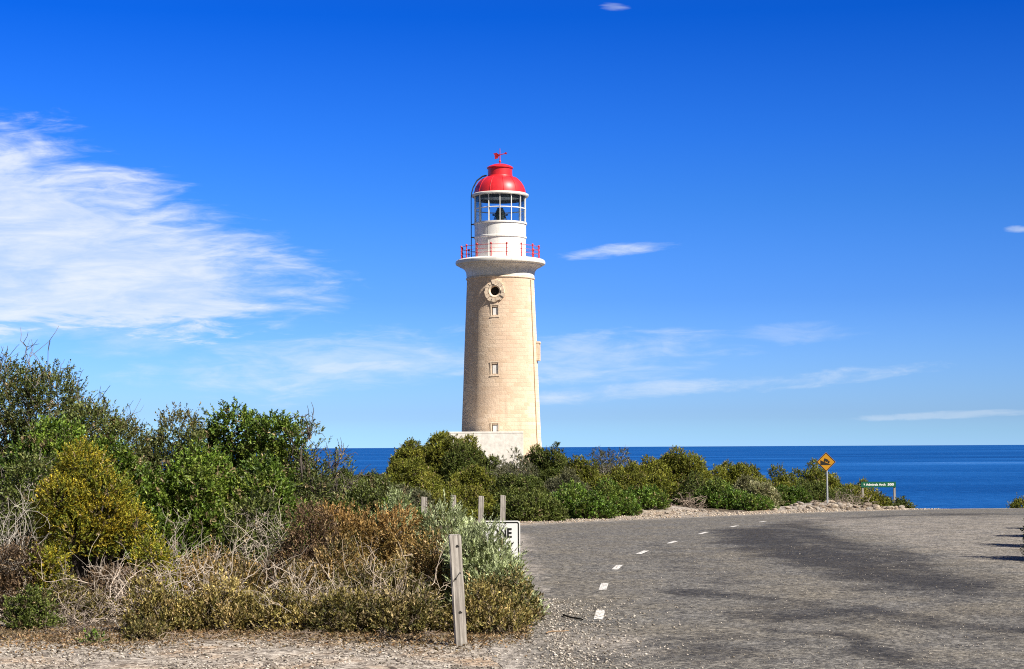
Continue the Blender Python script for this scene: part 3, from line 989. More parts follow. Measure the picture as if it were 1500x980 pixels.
# cut the openings
WIN = [(tower_frame(math.asin(-8 / 50.5), tzp(459)), .50, .66), (tower_frame(math.asin(-8.5 / 54), tzp(542.5)), .52, .80),
       (tower_frame(math.asin(-8.5 / 57.5), tzp(629)), .52, .72)]
OCU = tower_frame(math.asin(-8.0 / 50), tzp(430.5))
SIDE = tower_frame(R(82), tzp(517))
bm = bmesh.new()
for M, w_, h_ in WIN:
    add_box(bm, (w_, .56, h_), M)
add_box(bm, (.5, .7, .9), SIDE)
p0, p1 = OCU @ Vector((0, -.6, 0)), OCU @ Vector((0, .3, 0))
add_cyl(bm, p0, p1, .36, seg=28)
cut_me = bpy.data.meshes.new('cutter')
bm.to_mesh(cut_me)
bm.free()
cutter = obj('cutter', cut_me, lh)
md = shaft.modifiers.new('openings', 'BOOLEAN')
md.object = cutter
md.operation = 'DIFFERENCE'
md.solver = 'EXACT'
dg = bpy.context.evaluated_depsgraph_get()
new_me = bpy.data.meshes.new_from_object(shaft.evaluated_get(dg))
shaft.modifiers.clear()
shaft.data = new_me
if not new_me.materials: new_me.materials.append(M_STONE)
bpy.data.objects.remove(cutter)

for M, w_, h_ in WIN:
    bm = bmesh.new()
    for sx_ in (-1, 1):
        add_box(bm, (.09, .016, h_ + .2), M @ Matrix.Translation((sx_ * (w_ / 2 + .048), .008, 0)), .01)
    add_box(bm, (w_ + .24, .05, .10), M @ Matrix.Translation((0, .03, -h_ / 2 - .15)), .015)
    add_box(bm, (w_ + .24, .022, .10), M @ Matrix.Translation((0, .008, h_ / 2 + .15)), .012)
    wf = bm_obj('window', bm, M_DRESSED, lh)
    bm = bmesh.new()
    add_box(bm, (w_ - .10, .03, h_ - .09), M @ Matrix.Translation((-.03, -.085, -.03)), .006)
    bm_obj('shutter', bm, M_WHITE, wf)
# niche on the right flank with its deep reveal
bm = bmesh.new()
add_box(bm, (.12, .28, 1.25), SIDE @ Matrix.Translation((-.32, .10, .1)), .02)
add_box(bm, (.12, .28, 1.25), SIDE @ Matrix.Translation((.32, .10, .1)), .02)
add_box(bm, (.80, .34, .16), SIDE @ Matrix.Translation((0, .11, .80)), .02)
add_box(bm, (.80, .30, .14), SIDE @ Matrix.Translation((0, .09, -.60)), .02)
sw = bm_obj('side_window', bm, M_DRESSED, lh)
bm = bmesh.new()
add_box(bm, (.46, .04, .86), SIDE @ Matrix.Translation((0, -.2, 0)))
bm_obj('pane', bm, M_HOLE, sw)

# oculus: rough voussoirs, white ring, dark opening
rnd = random.Random(4)
bm = bmesh.new()
NV = 15
for i in range(NV):
    a0 = 2 * math.pi * (i + .04) / NV
    a1 = 2 * math.pi * (i + .96) / NV
    ri, ro, dp = .56, .80 + rnd.uniform(-.06, .12), .13 + rnd.uniform(-.03, .06)
    vs = []
    for y_ in (-.15, dp):
        for (r_, a_) in ((ri, a0), (ro, a0), (ro, (a0 + a1) / 2), (ro, a1), (ri, a1)):
            vs.append(bm.verts.new(OCU @ Vector((r_ * math.cos(a_), y_, r_ * math.sin(a_)))))
    f, b = vs[5:], vs[:5]
    bm.faces.new(f)
    for j in range(5):
        bm.faces.new((b[j], b[(j + 1) % 5], f[(j + 1) % 5], f[j]))
oc = bm_obj('oculus', bm, M_DRESSED, lh)
bm = bmesh.new()
seg = 40
rings = []
for (r_, y_) in ((.545, -.1), (.545, .10), (.50, .13), (.42, .10), (.36, .03), (.36, -.34)):
    rings.append([bm.verts.new(OCU @ Vector((r_ * math.cos(2 * math.pi * i / seg), y_, r_ * math.sin(2 * math.pi * i / seg)))) for i in range(seg)])
for A_, B_ in zip(rings[:-1], rings[1:]):
    for i in range(seg):
        bm.faces.new((A_[i], A_[(i + 1) % seg], B_[(i + 1) % seg], B_[i]))
bm_obj('ring', bm, M_DRESSED, oc, smooth=True)
bm = bmesh.new()
add_cyl(bm, OCU @ Vector((0, -.36, 0)), OCU @ Vector((0, -.30, 0)), .358, seg=28)
bm_obj('opening', bm, M_HOLE, oc)

# string course, white band, cove and rim
s_ = lambda hw, py: (trp(hw, py), tzp(py))
obj('string_course', lathe_me('string_course', [s_(48.6, 411), s_(50.2, 410.2), s_(50.6, 409), s_(50.2, 407.8), s_(49.2, 407.2)], M_DRESSED, 128), lh)
obj('cornice', lathe_me('cornice', [s_(48.9, 407.4), s_(49.6, 406.8), s_(49.9, 404), s_(50.2, 400.5), s_(51.0, 398), s_(53.0, 395), s_(56.5, 392.6), s_(60.5, 390.8),
                                    s_(61.0, 389.6), s_(63.2, 389.2), s_(65.2, 388.0), s_(65.9, 386.0), s_(65.4, 383.4), s_(63.6, 381.8), s_(60.5, 381.0)], M_CREAM, 128), lh)
DECK = tzp(381.6)
obj('gallery_floor', lathe_me('gallery_floor', [(trp(60.4, 381), DECK - .3), (trp(60.4, 381), DECK), (trp(20, 381), DECK + .01)], M_GREYP, 96), lh)
# lantern drum
obj('lantern_drum', lathe_me('lantern_drum', [(trp(37.2, 380), DECK - .05), (trp(37.2, 350), tzp(350)), (trp(38.6, 349), tzp(349.6)), (trp(38.6, 347), tzp(347.6)), (trp(37.7, 346), tzp(347)),
                                             (trp(37.7, 330), tzp(330)), (trp(39.2, 329), tzp(329.5)), (trp(39.2, 327), tzp(327.2)), (trp(37.0, 326), tzp(327.0)), (trp(33, 326), tzp(326.8))], M_WHITE, 96), lh)
bm = bmesh.new()   # plate joints and the door on the drum
RD = trp(37.2, 350)
for a_ in (-62, -28):
    a_ = R(a_)
    n = Vector((math.sin(a_), -math.cos(a_), 0))
    M = Matrix.Translation(n * (RD + .01)) @ Matrix.Rotation(a_, 4, 'Z')
    add_box(bm, (.05, .05, tzp(329) - DECK), M @ Matrix.Translation((0, 0, (tzp(329) + DECK) / 2)), .01)
bm_obj('drum_joint', bm, M_GREYP, lh)
# glazing bars
ZG0, ZG1 = tzp(327.2), tzp(287.5)
RG = trp(37.4, 310)
NM = 14
bars = empty('glazing_bars', (0, 0, 0), None, None)
COL.objects.unlink(bars)
bpy.data.objects.remove(bars)
bm = bmesh.new()
ZM = ZG0 + (ZG1 - ZG0) * .50
add_torus(bm, ZM, RG, .05, 84, 6)
gb = bm_obj('glazing_ring', bm, M_WHITE, lh)
for i in range(NM):
    a_ = 2 * math.pi * i / NM
    bm = bmesh.new()
    M = Matrix.Rotation(a_, 4, 'Z') @ Matrix.Translation((0, -RG, (ZG0 + ZG1) / 2))
    add_box(bm, (.055, .13, ZG1 - ZG0 - .004), M, .012)
    bm_obj('glazing_bar', bm, M_WHITE, lh)
obj('lantern_glass', lathe_me('lantern_glass', [(RG - .03, ZG0 + .01), (RG - .03, ZG1 - .01)], M_GLASS, NM * 4, caps=False), lh)
# lens and its pedestal
LZ0, LZ1 = tzp(330), tzp(304.5)
lp = []
NLZ = 22
for i in range(NLZ + 1):
    f_ = i / NLZ
    z_ = LZ0 + .35 + (LZ1 - LZ0 - .35) * f_
    r_ = trp(8.0, 310) * math.sin(math.pi * (.14 + .80 * f_)) ** .6 * (1.0 if i % 2 else .92)
    lp.append((r_, z_))
obj('lens', lathe_me('lens', lp, M_LENS, 40), lh)
obj('lens_pedestal', lathe_me('lens_pedestal', [(.62, LZ0 - .2), (.62, LZ0 + .1), (.34, LZ0 + .2), (.30, LZ0 + .36)], M_DARK, 32), lh)
bm = bmesh.new()
add_torus(bm, LZ0 + .85, .62, .04, 40, 6)
for i in range(8):
    a_ = 2 * math.pi * i / 8 + .2
    add_cyl(bm, (.62 * math.cos(a_), .62 * math.sin(a_), LZ0 + .1), (.2 * math.cos(a_), .2 * math.sin(a_), LZ1), .03, seg=6)
bm_obj('lens_frame', bm, M_DARK, lh)
# roof
obj('dome_gutter', lathe_me('dome_gutter', [s_(36.4, 288.6), s_(41.0, 288.9), s_(41.8, 287.4), s_(41.6, 285.6), s_(39.8, 284.6), s_(37.5, 284.4)], M_CREAM, 96), lh)
obj('dome_lining', lathe_me('dome_lining', [s_(36.2, 289.0), s_(35.6, 288.0), s_(35.2, 280), s_(30, 270), s_(16, 263), s_(2, 261)], M_INSIDE, 64, caps=False), lh)
obj('soffit_shade_band', lathe_me('soffit_shade_band', [s_(36.0, 287.6), s_(36.0, 293.6), s_(35.4, 293.7), s_(35.4, 287.6)], M_INSIDE, 64, caps=False), lh)  # dark-coloured strip stands in for the dome underside and the shaded back glazing
dome = obj('dome', lathe_me('dome', [s_(38.0, 285.0), s_(37.6, 282), s_(36.6, 277.5), s_(34.6, 272.5), s_(31.4, 267.6), s_(27.4, 263.6), s_(23.0, 260.8), s_(18.4, 259.0), s_(17.8, 258.8)], M_RED, 96, caps=False), lh)
obj('cupola', lathe_me('cupola', [s_(19.4, 259.8), s_(19.0, 258.4), s_(18.0, 257.8), s_(17.8, 247.8), s_(19.2, 247.2), s_(19.5, 245.9), s_(18.6, 245.0), s_(15.5, 243.2), s_(10, 241.2), s_(4, 240.2), s_(1.2, 240.0)], M_RED, 64), lh)
for i in range(12):   # standing seams of the dome plates
    a_ = 2 * math.pi * i / 12 + .14
    bm = bmesh.new()
    pr = [s_(37.9, 284), s_(37.7, 281.6), s_(36.7, 277.2), s_(34.7, 272.3), s_(31.5, 267.4), s_(27.5, 263.4), s_(23, 260.6)]
    for (r0, z0), (r1, z1) in zip(pr[:-1], pr[1:]):
        add_cyl(bm, (r0 * math.cos(a_), r0 * math.sin(a_), z0), (r1 * math.cos(a_), r1 * math.sin(a_), z1), .022, seg=6)
    bm_obj('seam', bm, M_RED, dome)
# weather vane
zt = tzp(240)
vane = None
bm = bmesh.new()
add_cyl(bm, (0, 0, zt - .1), (0, 0, tzp(217.5)), .05, .022, 8)
add_ball(bm, (0, 0, tzp(236.5)), .10)
vane = bm_obj('weather_vane', bm, M_REDR, lh)
bm = bmesh.new()
za = tzp(226.8)
Mv = Matrix.Translation((0, 0, za)) @ Matrix.Rotation(R(-12), 4, 'Y') @ Matrix.Rotation(R(-14), 4, 'Z')
add_cyl(bm, Mv @ Vector((-.40, 0, 0)), Mv @ Vector((.45, 0, 0)), .035, seg=6)
for s in (-1, 1):
    for pts in ([(-.52, 0), (-.28, .13 * s), (0.0, .05 * s), (-.06, 0)], [(-.40, .0), (-.52, .24 * s), (-.22, .24 * s), (-.08, .02 * s)]):
        f = [bm.verts.new(Mv @ Vector((x_, -.025, z_))) for x_, z_ in pts]
        b = [bm.verts.new(Mv @ Vector((x_, .025, z_))) for x_, z_ in pts]
        bm.faces.new(f)
        bm.faces.new(list(reversed(b)))
        for j in range(4): bm.faces.new((f[j], f[(j + 1) % 4], b[(j + 1) % 4], b[j]))
dm = [(.38, 0), (.50, .11), (.64, 0), (.50, -.11)]
f = [bm.verts.new(Mv @ Vector((x_, -.03, z_))) for x_, z_ in dm]
b = [bm.verts.new(Mv @ Vector((x_, .03, z_))) for x_, z_ in dm]
bm.faces.new(f)
bm.faces.new(list(reversed(b)))
for j in range(4): bm.faces.new((f[j], f[(j + 1) % 4], b[(j + 1) % 4], b[j]))
bm_obj('arrow', bm, M_REDR, vane)
# gallery railing
RP = trp(57.6, 375)
bm = bmesh.new()
for zz, rr_ in ((.38, .016), (.68, .016), (1.0, .022)):
    add_torus(bm, DECK + zz, RP, rr_, 84, 6)
rl = bm_obj('railing', bm, M_REDR, lh)
for i in range(16):
    a_ = 2 * math.pi * (i + .42) / 16
    x_, y_ = RP * math.cos(a_), RP * math.sin(a_)
    bm = bmesh.new()
    add_cyl(bm, (x_, y_, DECK), (x_, y_, DECK + 1.02), .048, .036, 8)
    add_ball(bm, (x_, y_, DECK + 1.08), .085, 8, 6)
    add_ball(bm, (x_, y_, DECK + .40), .07, 8, 6)
    add_ball(bm, (x_, y_, DECK + .69), .07, 8, 6)
    add_cyl(bm, (x_, y_, DECK), (x_, y_, DECK + .08), .10, .09, 8)
    bm_obj('railing_post', bm, M_REDR, rl)
# ladder on the left flank up to the dome
bm = bmesh.new()
RL = trp(42.5, 330)
aL = R(180 + 4)
cxl, cyl_ = RL * math.cos(aL), RL * math.sin(aL)
for dy in (-.2, .2):
    pts = [(cxl, cyl_ + dy, DECK + .1), (cxl, cyl_ + dy, tzp(290)), (cxl * .985, cyl_ + dy, tzp(283)), (cxl * .93, cyl_ + dy, tzp(275)), (cxl * .80, cyl_ + dy, tzp(265)), (cxl * .60, cyl_ + dy, tzp(258.5)), (cxl * .46, cyl_ + dy, tzp(257.5))]
    for q0, q1 in zip(pts[:-1], pts[1:]): add_cyl(bm, q0, q1, .035, seg=6)
for i in range(18):
    z_ = DECK + .3 + i * (tzp(290) - DECK - .3) / 17
    add_cyl(bm, (cxl, cyl_ - .2, z_), (cxl, cyl_ + .2, z_), .022, seg=6)
for z_ in (tzp(348), tzp(329), DECK + .15):
    for dy in (-.2, .2): add_cyl(bm, (cxl, cyl_ + dy, z_), (cxl * .88, cyl_ + dy, z_), .03, seg=6)
bm_obj('ladder', bm, M_DARK, lh)
# lightning conductor down the right flank
bm = bmesh.new()
a_ = R(62)
prev = None
for (r_, z_) in prof[1:-1]:
    pnt = Vector((math.sin(a_) * (r_ + .03), -math.cos(a_) * (r_ + .03), z_))
    if prev is not None: add_cyl(bm, prev, pnt, .045, seg=6)
    prev = pnt
bm_obj('conductor_strip', bm, M_TAN, lh)

# whitewashed annex at the foot
AD = TD - 6.2 / K
ax0, ax1 = at(655, 640, AD).x, at(766.5, 640, AD).x
az1 = at(711, 632.2, AD).z
azb = tzf((ax0 + ax1) / 2, AD * K) - .6
an = empty('annex', ((ax0 + ax1) / 2, AD * K + 1.4, azb), 'low flat-topped whitewashed annex at the foot of the lighthouse', 'building')
bm = bmesh.new()
add_box(bm, (ax1 - ax0, 2.8, az1 - azb - .16), Matrix.Translation((0, 0, (az1 - azb - .16) / 2)), .03)
bm_obj('wall', bm, M_WHITEWASH, an)
bm = bmesh.new()
add_box(bm, (ax1 - ax0 + .012, 2.812, .16), Matrix.Translation((0, 0, az1 - azb - .08)), .03)
bm_obj('coping', bm, M_WHITEWASH, an)

# ------------------------------------------------------------------ signs
# one way sign beside the road
SD = 10.0
c = at(735, 800, SD)
pg = at(735, 762.8, SD)
sw_, sh_ = (762 - 708) / F0 * SD, .60
zs = tzf(c.x, c.y)
sg = empty('one_way_sign', (c.x, c.y, zs), 'white traffic sign with black border reading ONE WAY, half hidden by the silver shrub', 'traffic sign', rz=R(-2))


def round_rect(bm, w_, h_, r_, y0, y1, z0=0.0, seg=6):
    pts = []
    for cx_, cz_, a0 in ((w_ / 2 - r_, h_ / 2 - r_, 0), (-w_ / 2 + r_, h_ / 2 - r_, 90), (-w_ / 2 + r_, -h_ / 2 + r_, 180), (w_ / 2 - r_, -h_ / 2 + r_, 270)):
        for i in range(seg + 1):
            a_ = R(a0 + 90 * i / seg)
            pts.append((cx_ + r_ * math.cos(a_), cz_ + r_ * math.sin(a_) + z0))
    f = [bm.verts.new((x_, y0, z_)) for x_, z_ in pts]
    b = [bm.verts.new((x_, y1, z_)) for x_, z_ in pts]
    bm.faces.new(f)
    bm.faces.new(list(reversed(b)))
    n = len(pts)
    for i in range(n): bm.faces.new((f[i], f[(i + 1) % n], b[(i + 1) % n], b[i]))


def ring_rect(bm, w_, h_, r_, t_, y0, y1, z0=0.0, seg=6):
    loops = []
    for (ww, hh, rr_) in ((w_, h_, r_), (w_ - 2 * t_, h_ - 2 * t_, max(r_ - t_, .002))):
        pts = []
        for cx_, cz_, a0 in ((ww / 2 - rr_, hh / 2 - rr_, 0), (-ww / 2 + rr_, hh / 2 - rr_, 90), (-ww / 2 + rr_, -hh / 2 + rr_, 180), (ww / 2 - rr_, -hh / 2 + rr_, 270)):
            for i in range(seg + 1):
                a_ = R(a0 + 90 * i / seg)
                pts.append((cx_ + rr_ * math.cos(a_), cz_ + rr_ * math.sin(a_) + z0))
        loops.append([[bm.verts.new((x_, y_, z_)) for x_, z_ in pts] for y_ in (y0, y1)])
    (of, ob_), (inf, inb) = loops
    n = len(of)
    for i in range(n):
        j = (i + 1) % n
        bm.faces.new((of[i], of[j], inf[j], inf[i]))
        bm.faces.new((of[i], ob_[i], ob_[j], of[j]))
        bm.faces.new((inf[i], inf[j], inb[j], inb[i]))
        bm.faces.new((ob_[i], inb[i], inb[j], ob_[j]))


zc = pg.z - zs - sh_ / 2
bm = bmesh.new()
round_rect(bm, sw_, sh_, .035, -.004, .004, zc)
bm_obj('panel', bm, M_SIGNW, sg)
bm = bmesh.new()
ring_rect(bm, sw_ - .026, sh_ - .026, .026, .013, -.0065, -.0035, zc)
bm_obj('border', bm, M_BLACK, sg)
for word, zz in (('ONE', zc + sh_ / 2 - .147), ('WAY', zc + sh_ / 2 - .315)):
    me = text_mesh('lettering', word, .150, .001, M_BLACK, .004, sx=.78)
    o = obj('lettering', me, sg, (-.004, -.0065, zz))
    o.rotation_euler = (R(90), 0, 0)
bm = bmesh.new()
add_cyl(bm, (0, .032, -.2), (0, .032, zc + sh_ / 2 - .06), .024, seg=14)
for zz in (zc + .15, zc - .15): add_box(bm, (.09, .03, .03), Matrix.Translation((0, .018, zz)))
bm_obj('post', bm, M_STEEL, sg)

# yellow steep descent sign
YD = 28.3
c = at(1212.5, 745, YD)
zs = tzf(c.x, c.y)
sg = empty('warning_sign', (c.x, c.y, zs), 'amber diamond warning sign showing a truck on a steep slope, on a steel post', 'traffic sign')
zc = at(1211, 676.7, YD).z - zs
q = 14.3 / F0 * YD * math.sqrt(2)
Md = Matrix.Translation((-.03, 0, zc)) @ Matrix.Rotation(R(45), 4, 'Y')
bm = bmesh.new()
round_rect(bm, q, q, .035, -.004, .004)
bm.transform(Md)
bm_obj('panel', bm, M_YELLOW, sg)
bm = bmesh.new()
ring_rect(bm, q - .012, q - .012, .03, .022, -.0075, -.0042)
bm.transform(Md)
bm_obj('border', bm, M_BLACK, sg)
u_ = 14.3 / F0 * YD / 300.0      # crop pixels of the symbol


def plate(name, polys, mat, parent, y0, y1):
    bm = bmesh.new()
    for pts in polys:
        f = [bm.verts.new((x_, y0, z_)) for x_, z_ in pts]
        b = [bm.verts.new((x_, y1, z_)) for x_, z_ in pts]
        bm.faces.new(f)
        bm.faces.new(list(reversed(b)))
        n = len(pts)
        for i in range(n): bm.faces.new((f[i], f[(i + 1) % n], b[(i + 1) % n], b[i]))
    return bm_obj(name, bm, mat, parent)


def sy(x_, y_): return (-.03 + (x_ - 465) * u_, zc - (y_ - 485) * u_)


wedge = [sy(290, 430), sy(290, 578), sy(630, 578)]
# truck body, cab and wheels tilted down the slope
th_ = math.atan2(148, 340)


def tr(a_, b_):   # along and above the slope from its top corner
    return sy(290 + a_ * math.cos(th_) + b_ * math.sin(th_), 430 + a_ * math.sin(th_) - b_ * math.cos(th_))


box_ = [tr(95, 28), tr(95, 108), tr(225, 108), tr(225, 28)]
cab_ = [tr(232, 28), tr(232, 88), tr(268, 88), tr(285, 60), tr(285, 28)]
wheels = []
for a0 in (130, 255):
    wheels.append([tr(a0 + 18 * math.cos(2 * math.pi * i / 12), 20 + 18 * math.sin(2 * math.pi * i / 12)) for i in range(12)])
plate('symbol', [wedge, box_, cab_] + wheels, M_BLACK, sg, -.0072, -.0043)
bm = bmesh.new()
add_cyl(bm, (0, .036, -.3), (0, .036, zc + .12), .030, seg=16)
for zz in (zc + .08, zc - .12): add_box(bm, (.10, .035, .03), Matrix.Translation((0, .02, zz)))
bm_obj('post', bm, M_STEEL, sg)

# green direction board on two posts
GD = 34.0
gl_, gr_ = at(1261.5, 710, GD), at(1312.3, 710, GD)
zt_, zb_ = at(1287, 705.6, GD).z, at(1287, 713.9, GD).z
gc = (gl_.x + gr_.x) / 2
zs = tzf(gc, GD * K)
sg = empty('direction_sign', (gc, GD * K, zs), 'long green direction board with white lettering on two posts above the rocks', 'road sign')
bw, bh = gr_.x - gl_.x, zt_ - zb_
zc = (zt_ + zb_) / 2 - zs
bm = bmesh.new()
round_rect(bm, bw, bh, .02, -.008, .008, zc, 4)
bm_obj('board', bm, M_GREEN, sg)
ap = .024
plate('arrow', [[(-bw / 2 + .09, zc + .035), (-bw / 2 + .15, zc + .035), (-bw / 2 + .12, zc - .045)]], M_SIGNW, sg, -.012, -.0085)
me = text_mesh('lettering', 'Admirals Arch', .125, .001, M_SIGNW, .004, 'LEFT', .98)
wtx = max(v.co.x for v in me.vertices) - min(v.co.x for v in me.vertices)
me.transform(Matrix.Diagonal((.78 / wtx, 1, 1, 1)))
o = obj('lettering', me, sg, (-bw / 2 + .19, -.010, zc - .004))
o.rotation_euler = (R(90), 0, 0)
me = text_mesh('distance', '500', .125, .001, M_SIGNW, .005, 'LEFT')
wtx = max(v.co.x for v in me.vertices) - min(v.co.x for v in me.vertices)
me.transform(Matrix.Diagonal((.25 / wtx, 1, 1, 1)))
o = obj('distance', me, sg, (bw / 2 - .33, -.010, zc - .004))
o.rotation_euler = (R(90), 0, 0)
for x_ in (-bw / 2 + .06, bw / 2 - .05):
    bm = bmesh.new()
    add_box(bm, (.085, .085, zc + .6 + bh / 2 - .02), Matrix.Translation((x_, .052, (zc + bh / 2 - .02 - .6) / 2)), .008)
    bm_obj('post', bm, M_WOOD, sg)

# ------------------------------------------------------------------ timber bollards
def bollard(label, px, ytop, D, w_, bottom=None, lean=(0, 0), rz=0.0, seed=1, group=None, near=False):
    c = at(px, 700, D)
    zb = tzf(c.x, c.y)
    h = at(px, ytop, D).z - zb + .15
    rn = random.Random(seed)
    root = empty('timber_post', (c.x, c.y, zb - .15), label, 'post', group, rz)
    root.rotation_euler = (R(lean[0]), R(lean[1]), rz)
    bm = bmesh.new()
    M = Matrix.Translation((0, 0, h / 2))
    bmesh.ops.create_cube(bm, size=1.0, matrix=M @ Matrix.Diagonal((w_, w_ * .9, h, 1)))
    bmesh.ops.bevel(bm, geom=list(bm.edges), offset=w_ * .06, segments=2, affect='EDGES')
    bmesh.ops.subdivide_edges(bm, edges=[e for e in bm.edges if abs(e.verts[0].co.z - e.verts[1].co.z) > .1], cuts=9)
    for v in bm.verts:
        v.co.x += rn.uniform(-1, 1) * w_ * .022
        v.co.y += rn.uniform(-1, 1) * w_ * .022
        if v.co.z > h * .97: v.co.z += rn.uniform(-1, 1) * .006 - v.co.x * .06
    bm_obj('timber', bm, M_WOOD, root)
    if near:
        for zz, x_ in ((h - .095, .012), (h - .66, .004)):
            bm = bmesh.new()
            add_cyl(bm, (x_, -w_ * .45 - .004, zz), (x_, -w_ * .45 + .004, zz), .011, seg=12)
            add_cyl(bm, (x_ + .012, -w_ * .45 - .003, zz - .004), (x_ + .012, -w_ * .45 + .004, zz - .004), .006, seg=8)
            bm_obj('bolt_hole', bm, M_HOLE, root)
        bm = bmesh.new()
        pts = [(-.026, -.052, h - .385), (-.006, -.072, h - .352), (.012, -.085, h - .325), (.020, -.085, h - .318), (.024, -.080, h - .332)]
        for q0, q1 in zip(pts[:-1], pts[1:]): add_cyl(bm, q0, q1, .004, seg=6)
        bm_obj('hook', bm, M_DARK, root)
    return root


bollard('thick weathered timber post with bolt holes, leaning before the silver shrub', 676, 783, 7.4, .100, lean=(0, -3.2), rz=R(8), seed=2, near=True)
GP = 'timber posts standing behind the silver shrub'
bollard('leftmost short grey timber post peeping over the shrubs', 620.5, 728, 14.6, .100, lean=(0, .6), seed=3, group=GP)
bollard('grey timber post top showing just above the silver shrub', 664, 725.5, 14.8, .090, seed=4, group=GP)
bollard('tall grey timber post just left of the black bordered sign', 703.5, 726.5, 14.9, .092, lean=(0, .8), seed=5, group=GP)
bollard('crooked grey timber post standing right behind the black bordered sign', 735, 725.5, 15.0, .092, lean=(0, 1.2), seed=6, group=GP)

# ------------------------------------------------------------------ shrubs across the road
MID = [  # px, half width, top row, distance, species, extras, label
    (640, 74, 631, 31, 'olive', dict(nl=110, lr=.13), 'large domed olive shrub rising left of the lighthouse foot'),
    (608, 42, 644, 30.6, 'olive', {}, 'rounded olive shrub forming the left shoulder of the large dome'),
    (676, 42, 636, 30.4, 'olive', {}, 'rounded olive shrub forming the right shoulder of the large dome'),
    (598, 52, 672, 28, 'olive', {}, 'lower olive shrub leaning on the left flank of the large dome'),
    (540, 42, 692, 26, 'darkgreen', {}, 'low dark shrub directly below the left patch of sea'),
    (500, 40, 688, 24, 'darkgreen', {}, 'dark shrub below the bare branches left of the sea gap'),
    (688, 44, 646, 30, 'darkgreen', {}, 'dark shrub covering the left part of the white annex wall'),
    (742, 42, 656, 30, 'greygreen', dict(leafy=.5, bare=60, bark=(.25, .23, .21)), 'grey half-bare twiggy shrub below the white annex'),
    (808, 42, 647, 32, 'darkgreen', dict(nl=110, lr=.13), 'dark round-headed shrub right of the lighthouse foot'),
    (850, 34, 668, 31, 'olive', {}, 'small olive shrub between the round dark shrub and the feathery grey one'),
    (893, 36, 656, 32, 'greygreen', dict(leafy=.3, bare=90, bark=(.24, .22, .20)), 'feathery grey shrub with bare shoots against the sea'),
    (985, 62, 655, 32, 'olive', dict(nl=110, lr=.13), 'broad domed olive shrub breaking the sea horizon right of the lighthouse'),
    (930, 36, 668, 31.5, 'olive', {}, 'olive shrub beside the left shoulder of the broad dome'),
    (1080, 55, 677, 33, 'olive', {}, 'wide low olive shrub under the sea, right of the broad dome'),
    (1145, 40, 682, 33, 'olive', {}, 'olive shrub left of the amber warning sign, on the skyline'),
    (1198, 56, 672, 34, 'olive', dict(nl=110, lr=.13), 'tall dark olive shrub right behind the amber warning sign'),
    (1258, 30, 702, 35, 'olive', {}, 'small olive shrub under the left end of the green board'),
    (1282, 26, 722, 33.5, 'olive', dict(ry=.6), 'low spreading olive shrub between the posts of the green board'),
    (1318, 26, 729, 33, 'darkgreen', dict(ry=.6), 'low dark shrub at the seaward end of the rocks'),
    (690, 46, 682, 27.5, 'olive', {}, 'olive shrub below the white annex, behind the hedge'),
    (640, 55, 700, 24.5, 'olive', {}, 'olive shrub above the leftmost timber posts'),
    (762, 44, 695, 26.5, 'darkgreen', {}, 'dark dense shrub above the crooked timber post'),
    (826, 42, 688, 27, 'greygreen', dict(top=(.20, .20, .10, .6)), 'grey-green shrub with pale shoots on its crown'),
    (905, 50, 690, 27.5, 'olive', dict(nl=110, lr=.13), 'lumpy olive shrub in the middle of the thicket below the feathery one'),
    (962, 44, 692, 28, 'olive', {}, 'olive shrub at the centre of the thicket below the broad dome'),
    (1018, 36, 690, 27.5, 'darkgreen', dict(leafy=.45, bare=30, bark=(.20, .16, .12)), 'open dark shrub with bare branches above the sandy bank'),
    (1055, 44, 702, 27.0, 'green', {}, 'bright green shrub on the right of the sandy bank'),
    (1117, 26, 706, 29, 'pale', {}, 'cream-flowered shrub left of the amber warning sign'),
    (1090, 34, 698, 30, 'pale', dict(leafy=.8, top=(.12, .12, .05, .5)), 'olive shrub tipped with cream flowers beside the bright green one'),
    (1150, 34, 712, 29.5, 'green', {}, 'green shrub at the roadside just left of the sign post'),
    (1185, 40, 704, 31, 'darkgreen', dict(bare=20), 'dark twiggy shrub around the foot of the amber sign post'),
    (1232, 30, 712, 32, 'darkgreen', dict(leafy=.4, bare=40, bark=(.3, .25, .2)), 'half dead shrub with bare stems right of the amber sign post'),
    (700, 52, 714, 21.4, 'olive', dict(top=(.13, .12, .02, .5)), 'yellowish olive shrub behind the second and third timber posts'),
    (765, 44, 722, 20.8, 'darkgreen', {}, 'dark green roadside shrub right of the crooked timber post'),
    (830, 48, 708, 22.2, 'green', {}, 'green hedge shrub left of centre along the road verge'),
    (893, 46, 706, 23.0, 'green', {}, 'green hedge shrub in the middle of the road verge'),
    (945, 34, 714, 24.0, 'green', {}, 'green hedge shrub ending at the sandy bank'),
    (648, 46, 722, 19.5, 'olive', dict(top=(.14, .13, .02, .4)), 'low yellow-green shrub behind the two left timber posts'),
    (596, 42, 712, 18.5, 'greygreen', {}, 'grey-green shrub left of the leftmost timber post'),
    (1104, 32, 726, 26.6, 'green', dict(lsize=.9), 'low vivid green shrub at the verge below the cream flowers'),
    (870, 30, 720, 21.8, 'green', {}, 'small green shrub at the very edge of the verge'),
    (800, 32, 726, 20.9, 'darkgreen', {}, 'small dark shrub at the foot of the hedge by the black bordered sign'),
    (1492, 30, 728, 33.5, 'olive', dict(ry=.6), 'olive mound beyond the road crest at the right edge'),
]
for i, (px, hw, yt, D, sp, kw, lab) in enumerate(MID):
    bush('shrub', lab, 'shrub', px, hw, yt, D, sp, group='shrubs on the headland across the road', seed=100 + i, **kw)

